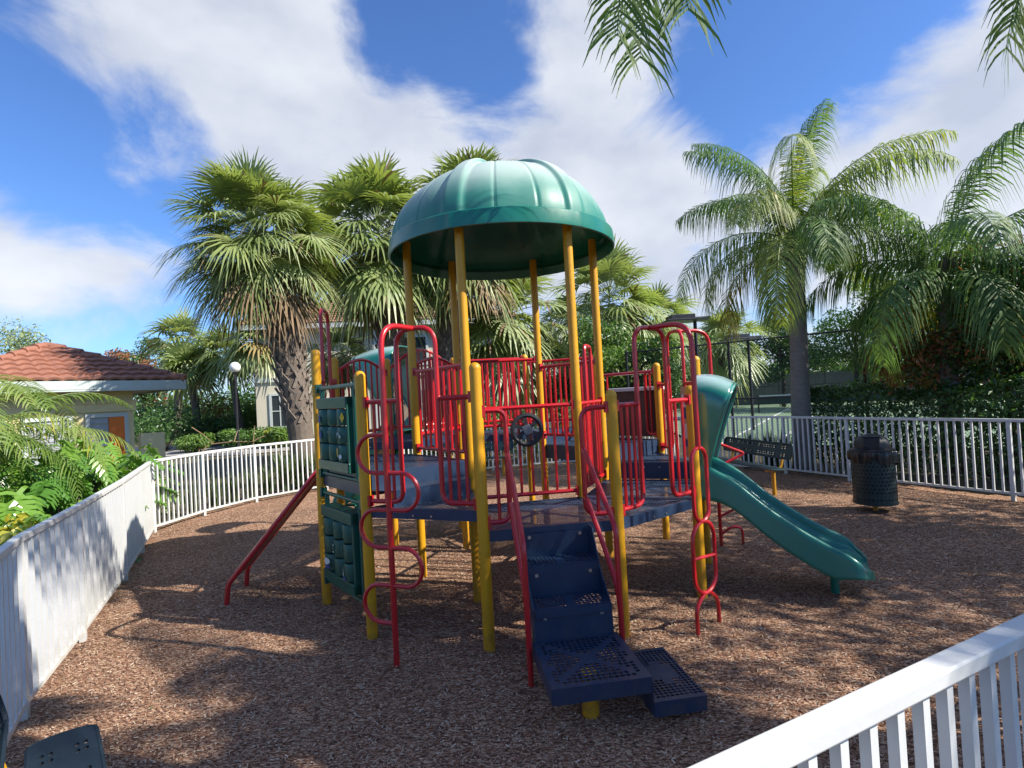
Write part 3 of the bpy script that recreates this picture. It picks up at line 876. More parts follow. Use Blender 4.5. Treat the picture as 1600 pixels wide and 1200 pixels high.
# ------------------------------------------------------------------ ground sheets
def mulchmat():
    m = bpy.data.materials.new('wood_mulch'); t, N, L = nt(m)
    out = N.new('ShaderNodeOutputMaterial'); b = N.new('ShaderNodeBsdfPrincipled'); L.new(b.outputs[0], out.inputs[0])
    b.inputs['Roughness'].default_value = .95; b.inputs['Specular IOR Level'].default_value = .15
    tc = N.new('ShaderNodeTexCoord')
    def vor(scale, rot, stretch):
        mp = N.new('ShaderNodeMapping'); mp.inputs['Rotation'].default_value = (0,0,rot); mp.inputs['Scale'].default_value = (stretch,1,1)
        L.new(tc.outputs['Object'], mp.inputs['Vector'])
        # wobble
        v = N.new('ShaderNodeTexVoronoi'); v.inputs['Scale'].default_value = scale; v.inputs['Randomness'].default_value = 1
        L.new(mp.outputs[0], v.inputs['Vector'])
        return v
    v1 = vor(115, .5, .36); v2 = vor(125, 2.0, .33)
    n = N.new('ShaderNodeTexNoise'); n.inputs['Scale'].default_value = 30; n.inputs['Detail'].default_value = 3; L.new(tc.outputs['Object'], n.inputs['Vector'])
    sel = N.new('ShaderNodeMath'); sel.operation = 'GREATER_THAN'; sel.inputs[1].default_value = .5; L.new(n.outputs['Fac'], sel.inputs[0])
    mxc = N.new('ShaderNodeMix'); mxc.data_type = 'RGBA'; L.new(sel.outputs[0], mxc.inputs['Factor']); L.new(v1.outputs['Color'], mxc.inputs['A']); L.new(v2.outputs['Color'], mxc.inputs['B'])
    s = N.new('ShaderNodeSeparateColor'); L.new(mxc.outputs['Result'], s.inputs[0])
    cr = N.new('ShaderNodeValToRGB'); e = cr.color_ramp.elements
    e[0].position = 0; e[0].color = (.06,.034,.022,1); e[1].position = 1; e[1].color = (.50,.37,.27,1)
    for p, c in ((.25,(.145,.070,.042,1)),(.55,(.25,.132,.08,1)),(.8,(.36,.225,.145,1))):
        q = e.new(p); q.color = c
    L.new(s.outputs[0], cr.inputs[0])
    big = N.new('ShaderNodeTexNoise'); big.inputs['Scale'].default_value = .9; big.inputs['Detail'].default_value = 5; L.new(tc.outputs['Object'], big.inputs['Vector'])
    br = N.new('ShaderNodeMapRange'); br.inputs[1].default_value = .3; br.inputs[2].default_value = .7; br.inputs[3].default_value = .95; br.inputs[4].default_value = 1.42
    L.new(big.outputs['Fac'], br.inputs[0])
    mu = N.new('ShaderNodeMix'); mu.data_type = 'RGBA'; mu.blend_type = 'MULTIPLY'; mu.inputs['Factor'].default_value = 1
    L.new(cr.outputs[0], mu.inputs['A']); L.new(br.outputs[0], mu.inputs['B']); L.new(mu.outputs['Result'], b.inputs['Base Color'])
    h = N.new('ShaderNodeMix'); h.data_type = 'FLOAT'; L.new(sel.outputs[0], h.inputs['Factor']); L.new(v1.outputs['Distance'], h.inputs['A']); L.new(v2.outputs['Distance'], h.inputs['B'])
    bp = N.new('ShaderNodeBump'); bp.inputs['Strength'].default_value = .9; bp.inputs['Distance'].default_value = .012; bp.invert = True
    L.new(h.outputs['Result'], bp.inputs['Height']); L.new(bp.outputs[0], b.inputs['Normal'])
    return m
M['mulch'] = mulchmat()
M['soil'] = pm('garden_soil_and_grass', (.055,.062,.022), .95, (.085,.055,.032), 3, .9, bump=.5, bscale=30)
M['road'] = pm('pale_concrete_road', (.36,.34,.31), .85, (.28,.265,.245), 2.5, .8, bump=.15, bscale=50)
M['court'] = pm('green_court_paint', (.14,.22,.13), .85, (.165,.245,.15), 1.2, .8)
M['line'] = pm('white_line_paint', (.72,.72,.70), .7)
FL = [(-2.15,1.75), (-3.336,3.693), (-3.887,4.905), (-4.70,6.60), (-6.05,9.21)]
FB = [(-6.05,9.21), (-5.90,10.43), (-5.47,11.62), (-4.40,12.85), (-2.56,13.85), (-.61,14.45), (1.17,14.89), (3.0,14.55), (4.70,12.79)]
FRt = [(4.70,12.79), (5.62,11.61), (6.20,10.37), (7.314,8.222), (8.6,5.9)]
FN = [(-.732,.593), (.315,1.109), (1.611,1.747), (4.3,3.08), (8.6,5.9)]
def sheet(name, pts, z, m, kind='structure'):
    mb = MB(); mb.add([(x, y, z) for x, y in pts], [tuple(range(len(pts)))])
    o = mb.build(name, m); o['kind'] = kind; return o
mb = MB(); mb.grid(lambda u, v: Vector((-260+520*u, -60+560*v, -.075)), 40, 40)
mb.build('ground', M['soil'])['kind'] = 'structure'
ml = [(-2.15,1.75)]+FL[1:]+FB[1:]+FRt[1:]+[(4.3,3.116),(1.593,1.783),(.297,1.145),(-.75,.628)]
# gently uneven mulch bed
import bmesh
mb = MB(); G = 150
from mathutils import noise as mnoise
def inside(x, y, poly):
    r = False; j = len(poly)-1
    for i in range(len(poly)):
        xi, yi = poly[i]; xj, yj = poly[j]
        if (yi > y) != (yj > y) and x < (xj-xi)*(y-yi)/(yj-yi)+xi: r = not r
        j = i
    return r
def mz(x, y): return -.022*math.exp(-((x-.75)**2+(y-3.0)**2)/.30)-.026*math.exp(-((x-3.25)**2+(y-4.95)**2)/.22)-.012*math.exp(-((x+.9)**2+(y-3.9)**2)/.15)+.022*mnoise.noise((x*.9, y*.9, 1.3))+.012*mnoise.noise((x*3.1, y*3.1, 4))-.012
gx0, gx1, gy0, gy1 = -7.2, 9.6, .2, 15.6
idx = {}
W = G+1
for j in range(W):
    for i in range(W):
        x = gx0+(gx1-gx0)*i/G; y = gy0+(gy1-gy0)*j/G
        mb.v.append((x, y, mz(x, y)))
wide = [(x*1.0, y) for x, y in ml]
cx_, cy_ = 0.5, 7.5
wide = [(cx_+(x-cx_)*1.05, cy_+(y-cy_)*1.04) for x, y in ml]
for j in range(G):
    for i in range(G):
        x = gx0+(gx1-gx0)*(i+.5)/G; y = gy0+(gy1-gy0)*(j+.5)/G
        if inside(x, y, wide): mb.f.append((j*W+i, j*W+i+1, (j+1)*W+i+1, (j+1)*W+i)); mb.m.append(0)
mb.build('mulch_ground', M['mulch'], None, True)['kind'] = 'structure'
# loose chips lying on the bed
def chips(n, region, name):
    rs = np.random.RandomState(5)
    pts = []
    while len(pts) < n:
        # denser near the viewer
        y = 1.2+rs.rand()**1.5*9.5; x = -6+rs.rand()*14
        if abs(x) > y*.98+.6: continue
        if not inside(x, y, ml): continue
        pts.append((x, y))
    P = np.array(pts); n = len(P)
    a = rs.rand(n)*np.pi*2; L_ = .005+.013*rs.rand(n)**2.2; Wd = .0016+.0026*rs.rand(n)
    tx = (rs.rand(n)-.5)*.7; ty = (rs.rand(n)-.5)*.9
    z = np.array([mz(x, y) for x, y in P])+.004+rs.rand(n)*.008
    ux, uy = np.cos(a), np.sin(a)
    V = np.zeros((n, 4, 3))
    for k, (s, q) in enumerate(((-1,-1),(1,-1),(1,1),(-1,1))):
        V[:,k,0] = P[:,0]+ux*L_*s-uy*Wd*q; V[:,k,1] = P[:,1]+uy*L_*s+ux*Wd*q
        V[:,k,2] = z+tx*L_*s+ty*Wd*q
    me = bpy.data.meshes.new(name)
    me.vertices.add(n*4); me.vertices.foreach_set('co', V.ravel())
    me.loops.add(n*4); me.loops.foreach_set('vertex_index', np.arange(n*4))
    me.polygons.add(n); me.polygons.foreach_set('loop_start', np.arange(n)*4)
    cols = [(.50,.35,.235),(.35,.20,.125),(.21,.10,.06),(.62,.49,.37),(.09,.045,.028),(.43,.27,.18)]
    for i, c in enumerate(cols): me.materials.append(pm('chip_%d' % i, c, .9, tuple(x*.7 for x in c), 40, .8))
    me.polygons.foreach_set('material_index', rs.choice(len(cols), n, p=[.22,.26,.2,.10,.1,.12]).astype(np.int32))
    me.update(calc_edges=True); me.validate()
    o = bpy.data.objects.new(name, me); COL.objects.link(o)
    tag(o, 'loose brown wood chips scattered over the playground bed', 'wood chips', kind='stuff')
chips(190000, None, 'mulch_chips')
# fallen leaves and dry stalks on the bed
rs = random.Random(9); fm = MB()
for k in range(420):
    y = rs.uniform(2.2, 12); x = rs.uniform(-5.5, 7)
    if not inside(x, y, ml): continue
    z = mz(x, y)+.014; a = rs.uniform(0, 6.28); l = rs.uniform(.02,.055); d_ = Vector((math.cos(a), math.sin(a), rs.uniform(-.2,.2))); e_ = Vector((-d_.y, d_.x, rs.uniform(-.3,.3)))
    c_ = Vector((x, y, z))
    if rs.random() < .3: fm.tube([c_-d_*l*1.6, c_+d_*l*1.2+Vector((0,0,.004))], .0018, 4, mi=3)
    else: fm.add([c_-d_*l*.5, c_+e_*l*.2+Vector((0,0,.006)), c_+d_*l*.5, c_-e_*l*.2+Vector((0,0,.004))], [(0,1,2,3)], rs.choice((0,0,1,2)))
tag(fm.build('fallen_leaves', [pm('dry_leaf_brown', (.16,.085,.04), .8, (.10,.05,.025), 30, .8), pm('dry_leaf_tan', (.34,.25,.13), .8, (.26,.18,.09), 30, .8), pm('dry_leaf_olive', (.12,.12,.04), .8), pm('dry_stalk', (.36,.28,.17), .9)]), 'fallen leaves and dry stalks scattered over the wood chips', 'fallen leaves', kind='stuff')
# road beyond the left fence, court beyond the right one
sheet('road', [(-60,24), (-12,24.5), (-7,27.5), (-4,33), (-5,37), (-14,33.5), (-60,34)], -.005, M['road'])
mb = MB(); mb.bar((-60,23.9,.02), (-12,24.4,.02), .18, .12); mb.bar((-12,24.4,.02), (-6.9,27.4,.02), .18, .12); mb.build('kerb', M['road'])['kind'] = 'structure'
cpts = [pix(1120,655,1), ]
sheet('court', [(6.2,18.6), (12.0,13.4), (34,30), (19,52), (9,46)], -.012, M['court'])
cl = [((1137,688),(1232,638)), ((1225,683),(1262,655)), ((1196,648),(1260,648))]
def gnd(px, py):
    d = ray(px, py); return Vector((0,0,1.95))+d*(-1.95/d.z)
mb = MB()
for (a, b) in cl[:2]:
    A, B = gnd(*a), gnd(*b); d = (B-A).normalized(); A = A-d*1; B = B+d*4
    mb.bar((A.x,A.y,-.006), (B.x,B.y,-.006), .09, .004)
mb.build('court_line', M['line'])['kind'] = 'structure'
# ------------------------------------------------------------------ fences
def resample(pts, step):
    out = []; acc = 0
    for (a, b) in zip(pts[:-1], pts[1:]):
        L = (Vector(b)-Vector(a)).length
        n = max(1, round(L/step))
        for i in range(n): out.append(tuple(Vector(a).lerp(Vector(b), i/n)))
    out.append(tuple(pts[-1])); return out
def fence(pts, label, bay=1.83, H=1.19, step=.115, pk=.027, name='picket_fence', rail_h=.045, rail_w=.055, lastpost=True):
    pts = [Vector((p[0], p[1], 0)) for p in pts]
    root = empty(name, pts[0], label, 'fence', 'white picket fences round the playground')
    nodes = resample([(p.x, p.y) for p in pts], bay)
    nd = [Vector((x, y, 0)) for x, y in nodes]
    top = MB(); bot = MB()
    for a, b in zip(nd[:-1], nd[1:]):
        d = (b-a).normalized()
        top.bar(a+U*(H-rail_h/2), b+U*(H-rail_h/2), rail_w, rail_h)
        bot.bar(a+U*.085, b+U*.085, .034, .034)
        pm_ = MB()
        L = (b-a).length; n = round(L/step)
        for i in range(1, n):
            c = a.lerp(b, i/n); q = Vector((-d.y, d.x, 0))
            pm_.box(c+U*((H-rail_h+.10)/2), (pk, pk, H-rail_h-.104), (d, q, U))
        pm_.build('picket_panel', M['white'], root)
    bevel(top.build('top_rail', M['white'], root), .006, 2)
    bot.build('bottom_rail', M['white'], root)
    for i, a in enumerate(nd if lastpost else nd[:-1]):
        j = min(i, len(nd)-2); d = (nd[j+1]-nd[j]).normalized(); q = Vector((-d.y, d.x, 0))
        m = MB(); m.box(a+U*((H-rail_h-.002-.10)/2), (.050, .050, H-rail_h-.002+.10), (d, q, U)); m.build('post', M['white'], root)
    return root
fence(FL, 'white picket fence running away along the left side beside the leafy green shrubs', bay=1.9, lastpost=False)
fence(FB, 'white curved picket fence across the back of the playground behind the red sloping ramp', lastpost=False, bay=1.9)
fence(FRt, 'white picket fence at the right behind the trash can in front of the dark hedge', bay=1.85)
fence(FN[:4], 'white picket fence closest to the viewer in the bottom right corner', bay=1.5, H=1.172, step=.112, pk=.029, rail_w=.068, rail_h=.045)

# ------------------------------------------------------------------ benches and trash can
def bench(loc, rz, label, mat, length=1.8, name='perforated_bench'):
    """long axis is local x, the back is at -y (behind), seat height .45"""
    root = empty(name, loc, label, 'bench', 'perforated benches by the fences')
    rot = Matrix.Rotation(rz, 3, 'Z'); ex, ey = rot @ Vector((1,0,0)), rot @ Vector((0,1,0))
    Lc = Vector(loc)
    def board(nm, o, vdir, wid, thick):
        nrm = ex.cross(vdir).normalized()
        m = MB()
        nx, ny = 26, 8; sx, sy = (length-.16)/nx, wid/ny
        oo = o-ex*(length-.16)/2
        # slots in pairs: two rows, gap, two rows
        def solid(i, j): return j in (0, 3, 4, 7) or i % 9 in (3, 4) or i in (0, nx-1)
        K = 8
        for j in range(ny):
            for i in range(nx):
                x0, x1, y0, y1 = i*sx, (i+1)*sx, j*sy, (j+1)*sy
                w = lambda q: oo+ex*q[0]+vdir*q[1]
                if solid(i, j): m.add([w(q) for q in ((x0,y0),(x1,y0),(x1,y1),(x0,y1))], [(0,1,2,3)]); continue
                cx, cy = (x0+x1)/2, (y0+y1)/2
                hole = [(cx+sx*.30*math.cos(R(a)), cy+sy*.36*math.sin(R(a))) for a in range(225, 585, 45)]
                ring = [(x0,y0),(cx,y0),(x1,y0),(x1,cy),(x1,y1),(cx,y1),(x0,y1),(x0,cy)]
                vs = [w(q) for q in ring]+[w(q) for q in hole]+[w(q)-nrm*.012 for q in hole]
                m.add(vs, [(k, (k+1) % 8, 8+(k+1) % 8, 8+k) for k in range(8)]+[(8+k, 8+(k+1) % 8, 16+(k+1) % 8, 16+k) for k in range(8)])
        # rounded ends and rim
        outline = []
        h = (length-.16)/2
        for sgn in (1, -1):
            for q in range(-90, 91, 30):
                cxx = sgn*(h+.08*math.cos(R(q))); cyy = wid/2+sgn*(wid/2)*math.sin(R(q))
                outline.append(o+ex*cxx+vdir*cyy)
        for sgn in (1, -1):
            ee = [o+ex*sgn*h+vdir*0]+[o+ex*sgn*(h+.08*math.cos(R(q))**.5)+vdir*(wid/2+(wid/2)*math.sin(R(q))) for q in range(-75, 76, 25)]+[o+ex*sgn*h+vdir*wid]
            m.add(ee, [tuple(range(len(ee)))])
        ring = [o-ex*h, o+ex*h]+[o+ex*(h+.08*math.cos(R(q))**.5)+vdir*(wid/2+(wid/2)*math.sin(R(q))) for q in range(-75, 76, 25)]+[o+ex*h+vdir*wid, o-ex*h+vdir*wid]+[o-ex*(h+.08*math.cos(R(q))**.5)+vdir*(wid/2+(wid/2)*math.sin(R(q))) for q in range(75, -76, -25)]
        m.tube([p-nrm*.010 for p in ring], .013, 6, closed=True)
        m.build(nm, mat, root)
    board('seat', Lc+U*.455-ey*.02, ey, .25, .03)
    bd = (U*.97-ey*.24).normalized()
    board('backrest', Lc+U*.60-ey*.10, bd, .26, .03)
    for s in (-1, 1):
        m = MB(); c = Lc+ex*s*length*.36
        m.tube([c+ey*.06-U*.1, c+ey*.06+U*.43], .035, 10)
        m.tube(fillet([c+ey*.2+U*.415, c-ey*.085+U*.415, c-ey*.19+U*.83], .08), .024, 8)
        m.build('leg', M['yel2'], root, 'auto')
    return root
# right bench beyond the slide: front edge runs (4.16,10.84)->(4.46,9.33), backrest towards the fence
d = Vector((4.463-4.162, 9.329-10.84, 0)).normalized()
ang = math.atan2(d.y, d.x)
bench(Vector((4.31,10.25,0)), ang+math.pi, 'dark green perforated bench beyond the green slide, with a spiky plant behind it', M['benchgreen'], 2.0)
bench(Vector((-.95,13.6,0)), math.pi-.12, 'dark perforated bench seen through the playground rails at the far fence', M['benchgreen'], 1.8)
# near left bench: the end of its seat pokes into the bottom left corner
bench(Vector((-1.73,1.92,0)), R(-49.5), 'slate blue perforated bench end in the bottom left corner beside the white fence', M['benchblue'], 1.8)

def trash_can(loc):
    root = empty('trash_can', loc, 'dark green perforated trash can with black domed lid by the right fence', 'trash can')
    x, y, _ = loc
    m = MB()
    z0, z1, r = .10, .84, .275
    nu, nv = 34, 14
    def cyl(u, v):
        th = 2*math.pi*u; return Vector((x+r*math.cos(th), y+r*math.sin(th), z0+(z1-z0)*v))
    # staggered diamond holes
    for j in range(nv):
        for i in range(nu):
            off = .5*(j % 2)
            u0, u1 = (i+off)/nu, (i+1+off)/nu; v0, v1 = j/nv, (j+1)/nv
            if j in (0, nv-1, nv//6, nv-2): m.add([cyl(u0,v0),cyl(u1,v0),cyl(u1,v1),cyl(u0,v1)], [(0,1,2,3)]); continue
            uc, vc = (u0+u1)/2, (v0+v1)/2
            ring = [(u0,v0),(uc,v0),(u1,v0),(u1,vc),(u1,v1),(uc,v1),(u0,v1),(u0,vc)]
            hole = [(uc+(p-uc)*.62*(1 if k % 2 else .55), vc+(q-vc)*.5*(1 if k % 2 else .6)) for k, (p, q) in enumerate(ring)]
            m.add([cyl(*q) for q in ring+hole], [(k, (k+1) % 8, 8+(k+1) % 8, 8+k) for k in range(8)])
    m.lathe([(r+.008, z0), (r+.008, z0+.03)], loc, 44, cap=False); m.lathe([(r+.014, z1-.03), (r+.014, z1)], loc, 44, cap=False)
    m.lathe([(r-.01, z0+.005), (.02, z0+.004)], loc, 30)
    m.build('basket', M['benchgreen'], root, 'auto')
    m = MB()
    def liner(u, v):
        th = 2*math.pi*u; w = .012*math.sin(9*th+3*v)+.009*math.sin(23*th+1)
        prof = [(.25,.12),(.258,.5),(.26,.82),(.275,.862),(.294,.858),(.299,.81),(.296,.72+.03*math.sin(5*th)-.06*max(0, math.cos(th+.7))**3)]
        q = v*6; i = min(int(q), 5); f = q-i
        rr = prof[i][0]*(1-f)+prof[i+1][0]*f; zz = prof[i][1]*(1-f)+prof[i+1][1]*f
        rr += w*(.3+v)
        return Vector((x+rr*math.cos(th), y+rr*math.sin(th), zz))
    m.grid(liner, 90, 18); m.build('bin_liner', pm('black_bin_bag', (.012,.012,.014), .28, bump=.2, bscale=25), root, True)
    m = MB()
    prof = [(.285,.85),(.288,.875),(.26,.885),(.225,.90),(.225,.95)]+[(.225*math.cos(R(q)), .95+.15*math.sin(R(q))) for q in (15,30,45,60,75,88)]
    m.lathe(prof, loc, 36)
    ld = m.build('lid', M['black'], root, 'auto')
    m = MB(); q = Vector((-loc[0], -loc[1], 0)).normalized(); sd_ = Vector((-q.y, q.x, 0)); c = Vector(loc)+q*.20
    m.box(c+U*.985, (.20, .05, .15), (sd_, q, U)); m.box(c+U*1.07+q*.01, (.24,.05,.02), (sd_, q, U))
    f_ = bevel(m.build('flap', M['black'], root), .012); f_.parent = ld; f_.location = (0,0,0)
    m = MB(); m.lathe([(.035, -.1), (.035, z0+.002)], loc, 12); m.build('leg', M['yel2'], root, 'auto')
trash_can(Vector((5.16, 8.05, 0)))

# ------------------------------------------------------------------ chain link fence, court lamps and net
def chainmat():
    m = bpy.data.materials.new('black_chain_link'); t, N, L = nt(m)
    out = N.new('ShaderNodeOutputMaterial'); b = N.new('ShaderNodeBsdfPrincipled'); b.inputs['Base Color'].default_value = (.012,.013,.014,1); b.inputs['Roughness'].default_value = .45
    tr = N.new('ShaderNodeBsdfTransparent'); mx = N.new('ShaderNodeMixShader'); uv = N.new('ShaderNodeUVMap'); sp = N.new('ShaderNodeSeparateXYZ'); L.new(uv.outputs[0], sp.inputs[0])
    def mt(op, a, bb=None):
        n = N.new('ShaderNodeMath'); n.operation = op
        for i, x in enumerate((a, bb)):
            if x is None: continue
            if isinstance(x, (int, float)): n.inputs[i].default_value = x
            else: L.new(x, n.inputs[i])
        return n.outputs[0]
    s = .075; k = None
    for sg in (1, -1):
        q = mt('ADD', sp.outputs[0], mt('MULTIPLY', sp.outputs[1], sg)); q = mt('ABSOLUTE', mt('SUBTRACT', mt('FRACT', mt('DIVIDE', q, s)), .5))
        g = mt('GREATER_THAN', q, .5-.060); k = g if k is None else mt('MAXIMUM', k, g)
    L.new(k, mx.inputs[0]); L.new(tr.outputs[0], mx.inputs[1]); L.new(b.outputs[0], mx.inputs[2]); L.new(mx.outputs[0], out.inputs[0])
    return m
M['chain'] = chainmat()
def chainfence(pts, H, label, mid=1.5, name='chain_link_fence', posts=None):
    pts = [Vector((p[0], p[1], 0)) for p in pts]
    root = empty(name, pts[0], label, 'fence')
    me_v = []; f = []; uvs = []; s = 0
    for a, b in zip(pts[:-1], pts[1:]):
        L_ = (b-a).length; o = len(me_v)
        me_v += [tuple(a), tuple(b), tuple(b+U*H), tuple(a+U*H)]; f.append((o, o+1, o+2, o+3)); uvs += [(s,0),(s+L_,0),(s+L_,H),(s,H)]; s += L_
    me = bpy.data.meshes.new('wire_mesh'); me.from_pydata(me_v, [], f); uv = me.uv_layers.new(name='UVMap')
    for i, q in enumerate(uvs): uv.data[i].uv = q
    me.materials.append(M['chain']); o = bpy.data.objects.new('wire_mesh', me); COL.objects.link(o); o.parent = root; o.location = -root.location
    m = MB()
    for z in (H, mid): m.tube([p+U*z for p in pts], .024, 6)
    m.build('rail', M['black'], root)
    for a, b in zip(pts[:-1], pts[1:]):
        n = max(1, round((b-a).length/3.0))
        for i in range(n+1):
            m = MB(); m.tube([a.lerp(b, i/n)-U*.05, a.lerp(b, i/n)+U*(H+.06)], .038, 8); m.build('post', M['black'], root)
chainfence([(3.6,17.2), (8.35,13.1), (15.5,9.0)], 3.05, 'black chain link fence along the tennis court behind the queen palm')
chainfence([(3.6,17.25), (9.0,46.5)], 3.05, 'black chain link fence running back along the left side of the tennis court')
chainfence([(9.0,46.6), (36,33)], 3.05, 'black chain link fence across the far end of the tennis court')
def courtlamp(px, py, y, hh, label, arm=True):
    p = pix(px, py, y); root = empty('court_lamp', (p.x, p.y, 0), label, 'floodlight', 'floodlights over the tennis court')
    m = MB(); m.tube([(p.x+.55,p.y+.3,-.1), (p.x+.55,p.y+.3,p.z)], .06, 8); m.bar((p.x+.55,p.y+.3,p.z), (p.x+.1,p.y,p.z+.02), .06, .06); m.build('pole', M['black'], root)
    m = MB(); m.box((p.x-.02,p.y,p.z+.07), (.62*hh,.55*hh,.16)); m.box((p.x-.02,p.y,p.z-.03), (.86*hh,.75*hh,.06)); m.box((p.x+.5*hh,p.y+.2,p.z+.02), (.5*hh,.5*hh,.10)); bevel(m.build('lamp_head', M['black2'], root), .015)
M['black2'] = pm('dark_grey_lamp_metal', (.03,.032,.04), .4, (.04,.042,.05), 8, .6)
courtlamp(1064, 500, 18.0, 1.25, 'dark box floodlight above the tall red arch on the right, higher of the two')
courtlamp(1152, 529, 22.0, 1.25, 'smaller dark box floodlight just left of the queen palm trunk')
# net
A = gnd(1186, 645); A = Vector((A.x, A.y, 0)); B = A+Vector((9.0,-3.4,0)).normalized()*11
root = empty('tennis_net', A, 'dark tennis net with white top band on the green court', 'tennis net')
m = MB(); m.tube([A-U*.05, A+U*1.07], .05, 8); m.tube([B-U*.05, B+U*1.07], .05, 8); m.build('post', M['black'], root)
M['net'] = perfmat('net_cord', (.02,.02,.022), (.03,.03,.03), .09, .09, .35, .8)
d = (B-A).normalized()
m = MB(); m.box((A+B)/2+U*.74, ((B-A).length, .012, .50), (d, Vector((-d.y,d.x,0)), U)); m.build('mesh', M['benchgreen'], root)
m = MB(); m.bar(A+U*1.02, B+U*1.02, .02, .07); m.build('top_band', M['line'], root)
# ------------------------------------------------------------------ foliage materials
M['fan1'] = leafmat('fan_leaf', (.189,.257,.088), .34, .42, (.304,.358,.135))
M['fan2'] = leafmat('fan_leaf_grey', (.260,.325,.156), .32, .42, (.364,.416,.208))
M['fan3'] = leafmat('fan_leaf_dry', (.240,.192,.060), .25, .6, (.336,.240,.096))
M['fan4'] = leafmat('fan_leaf_dead', (.17,.115,.06), .1, .8, (.22,.15,.085))
M['quen1'] = leafmat('queen_leaf', (.084,.167,.047), .34, .58, (.152,.257,.070))
M['quen2'] = leafmat('queen_leaf_light', (.181,.254,.064), .4, .58, (.274,.338,.085))
M['quen3'] = leafmat('queen_leaf_yellow', (.30,.27,.04), .4, .45, (.36,.28,.05))
M['leafA'] = leafmat('broad_leaf', (.049,.112,.027), .3, .35, (.092,.187,.047))
M['leafB'] = leafmat('broad_leaf_light', (.110,.204,.039), .38, .38, (.173,.281,.062))
M['leafD'] = leafmat('hedge_leaf_dark', (.034,.084,.021), .2, .45, (.059,.126,.029))
M['leafR'] = leafmat('reddish_leaf', (.203,.070,.031), .25, .5, (.312,.125,.047))
M['leafY'] = leafmat('croton_yellow_leaf', (.38,.33,.03), .3, .4, (.22,.26,.03))
M['philo1'] = leafmat('philodendron_leaf', (.076,.194,.030), .34, .28, (.127,.278,.050))
M['philo2'] = leafmat('philodendron_leaf_light', (.156,.312,.047), .4, .28, (.218,.374,.070))
M['areca'] = leafmat('areca_leaf', (.108,.194,.036), .38, .38, (.186,.272,.057))
M['blade'] = leafmat('grass_blade', (.078,.132,.042), .3, .45, (.144,.192,.072))
M['spike'] = leafmat('spiky_leaf', (.022,.045,.02), .2, .4, (.04,.07,.03))
M['bark'] = pm('palm_bark', (.17,.135,.105), .92, (.085,.065,.05), 9, .8, bump=.8, bscale=26)
M['boot'] = pm('palm_boot', (.24,.20,.16), .9, (.13,.10,.08), 12, .8, bump=.6, bscale=30)
M['qbark'] = pm('queen_palm_trunk', (.24,.22,.20), .9, (.13,.12,.11), 5, .8, bump=.5, bscale=16, stretch=(1,1,4))
M['wood'] = pm('tree_bark', (.10,.08,.06), .92, (.06,.048,.038), 8, .8, bump=.6, bscale=20)
M['twig'] = pm('dry_twig', (.30,.20,.11), .9, (.2,.13,.07), 12, .7)

def basis(ax):
    ax = ax.normalized(); s = ax.cross(U)
    if s.length < 1e-3: s = Vector((1,0,0))
    s.normalize(); return ax, s, s.cross(ax).normalized()
def fanleaf(m, o, az, el, Lp, Rf, rg, mi, nseg=15, droop=.35):
    d = Vector((math.cos(az)*math.cos(el), math.sin(az)*math.cos(el), math.sin(el)))
    pts = []
    for i in range(5):
        t = i/4; pts.append(o+d*(Lp*t)-U*(.22*Lp*t*t*(1 if el > 0 else .5)))
    m.tube(pts, [.018,.016,.014,.012,.010], 4, cap=False, mi=4)
    c = pts[-1]; ax = (pts[-1]-pts[-2]).normalized()
    ax = (ax-U*.10).normalized()
    ax, s, nn = basis(ax)
    tw = rg.uniform(-.5,.5)
    s, nn = s*math.cos(tw)+nn*math.sin(tw), nn*math.cos(tw)-s*math.sin(tw)
    for k in range(-nseg, nseg+1):
        th = k/nseg*R(118)
        dr = ax*math.cos(th)+s*math.sin(th)
        ln = Rf*(.72+.28*math.cos(th))*rg.uniform(.88,1.06)
        dr = (dr+nn*(.28*abs(math.sin(th))-.06*(k % 2))).normalized()
        side = dr.cross(nn).normalized()
        w = Rf*R(118)/nseg*.40
        dd = droop*rg.uniform(.7,1.5)
        P = []
        for q in (.04,.40,.72,1.0):
            P.append(c+dr*(ln*q)-U*(dd*ln*max(0,q-.3)**2*1.3)-ax*0)
        tip = 3 if rg.random() < .03 else mi
        m.strip(P, [w*.12, w*.5, w*.36, .002], side, tip)
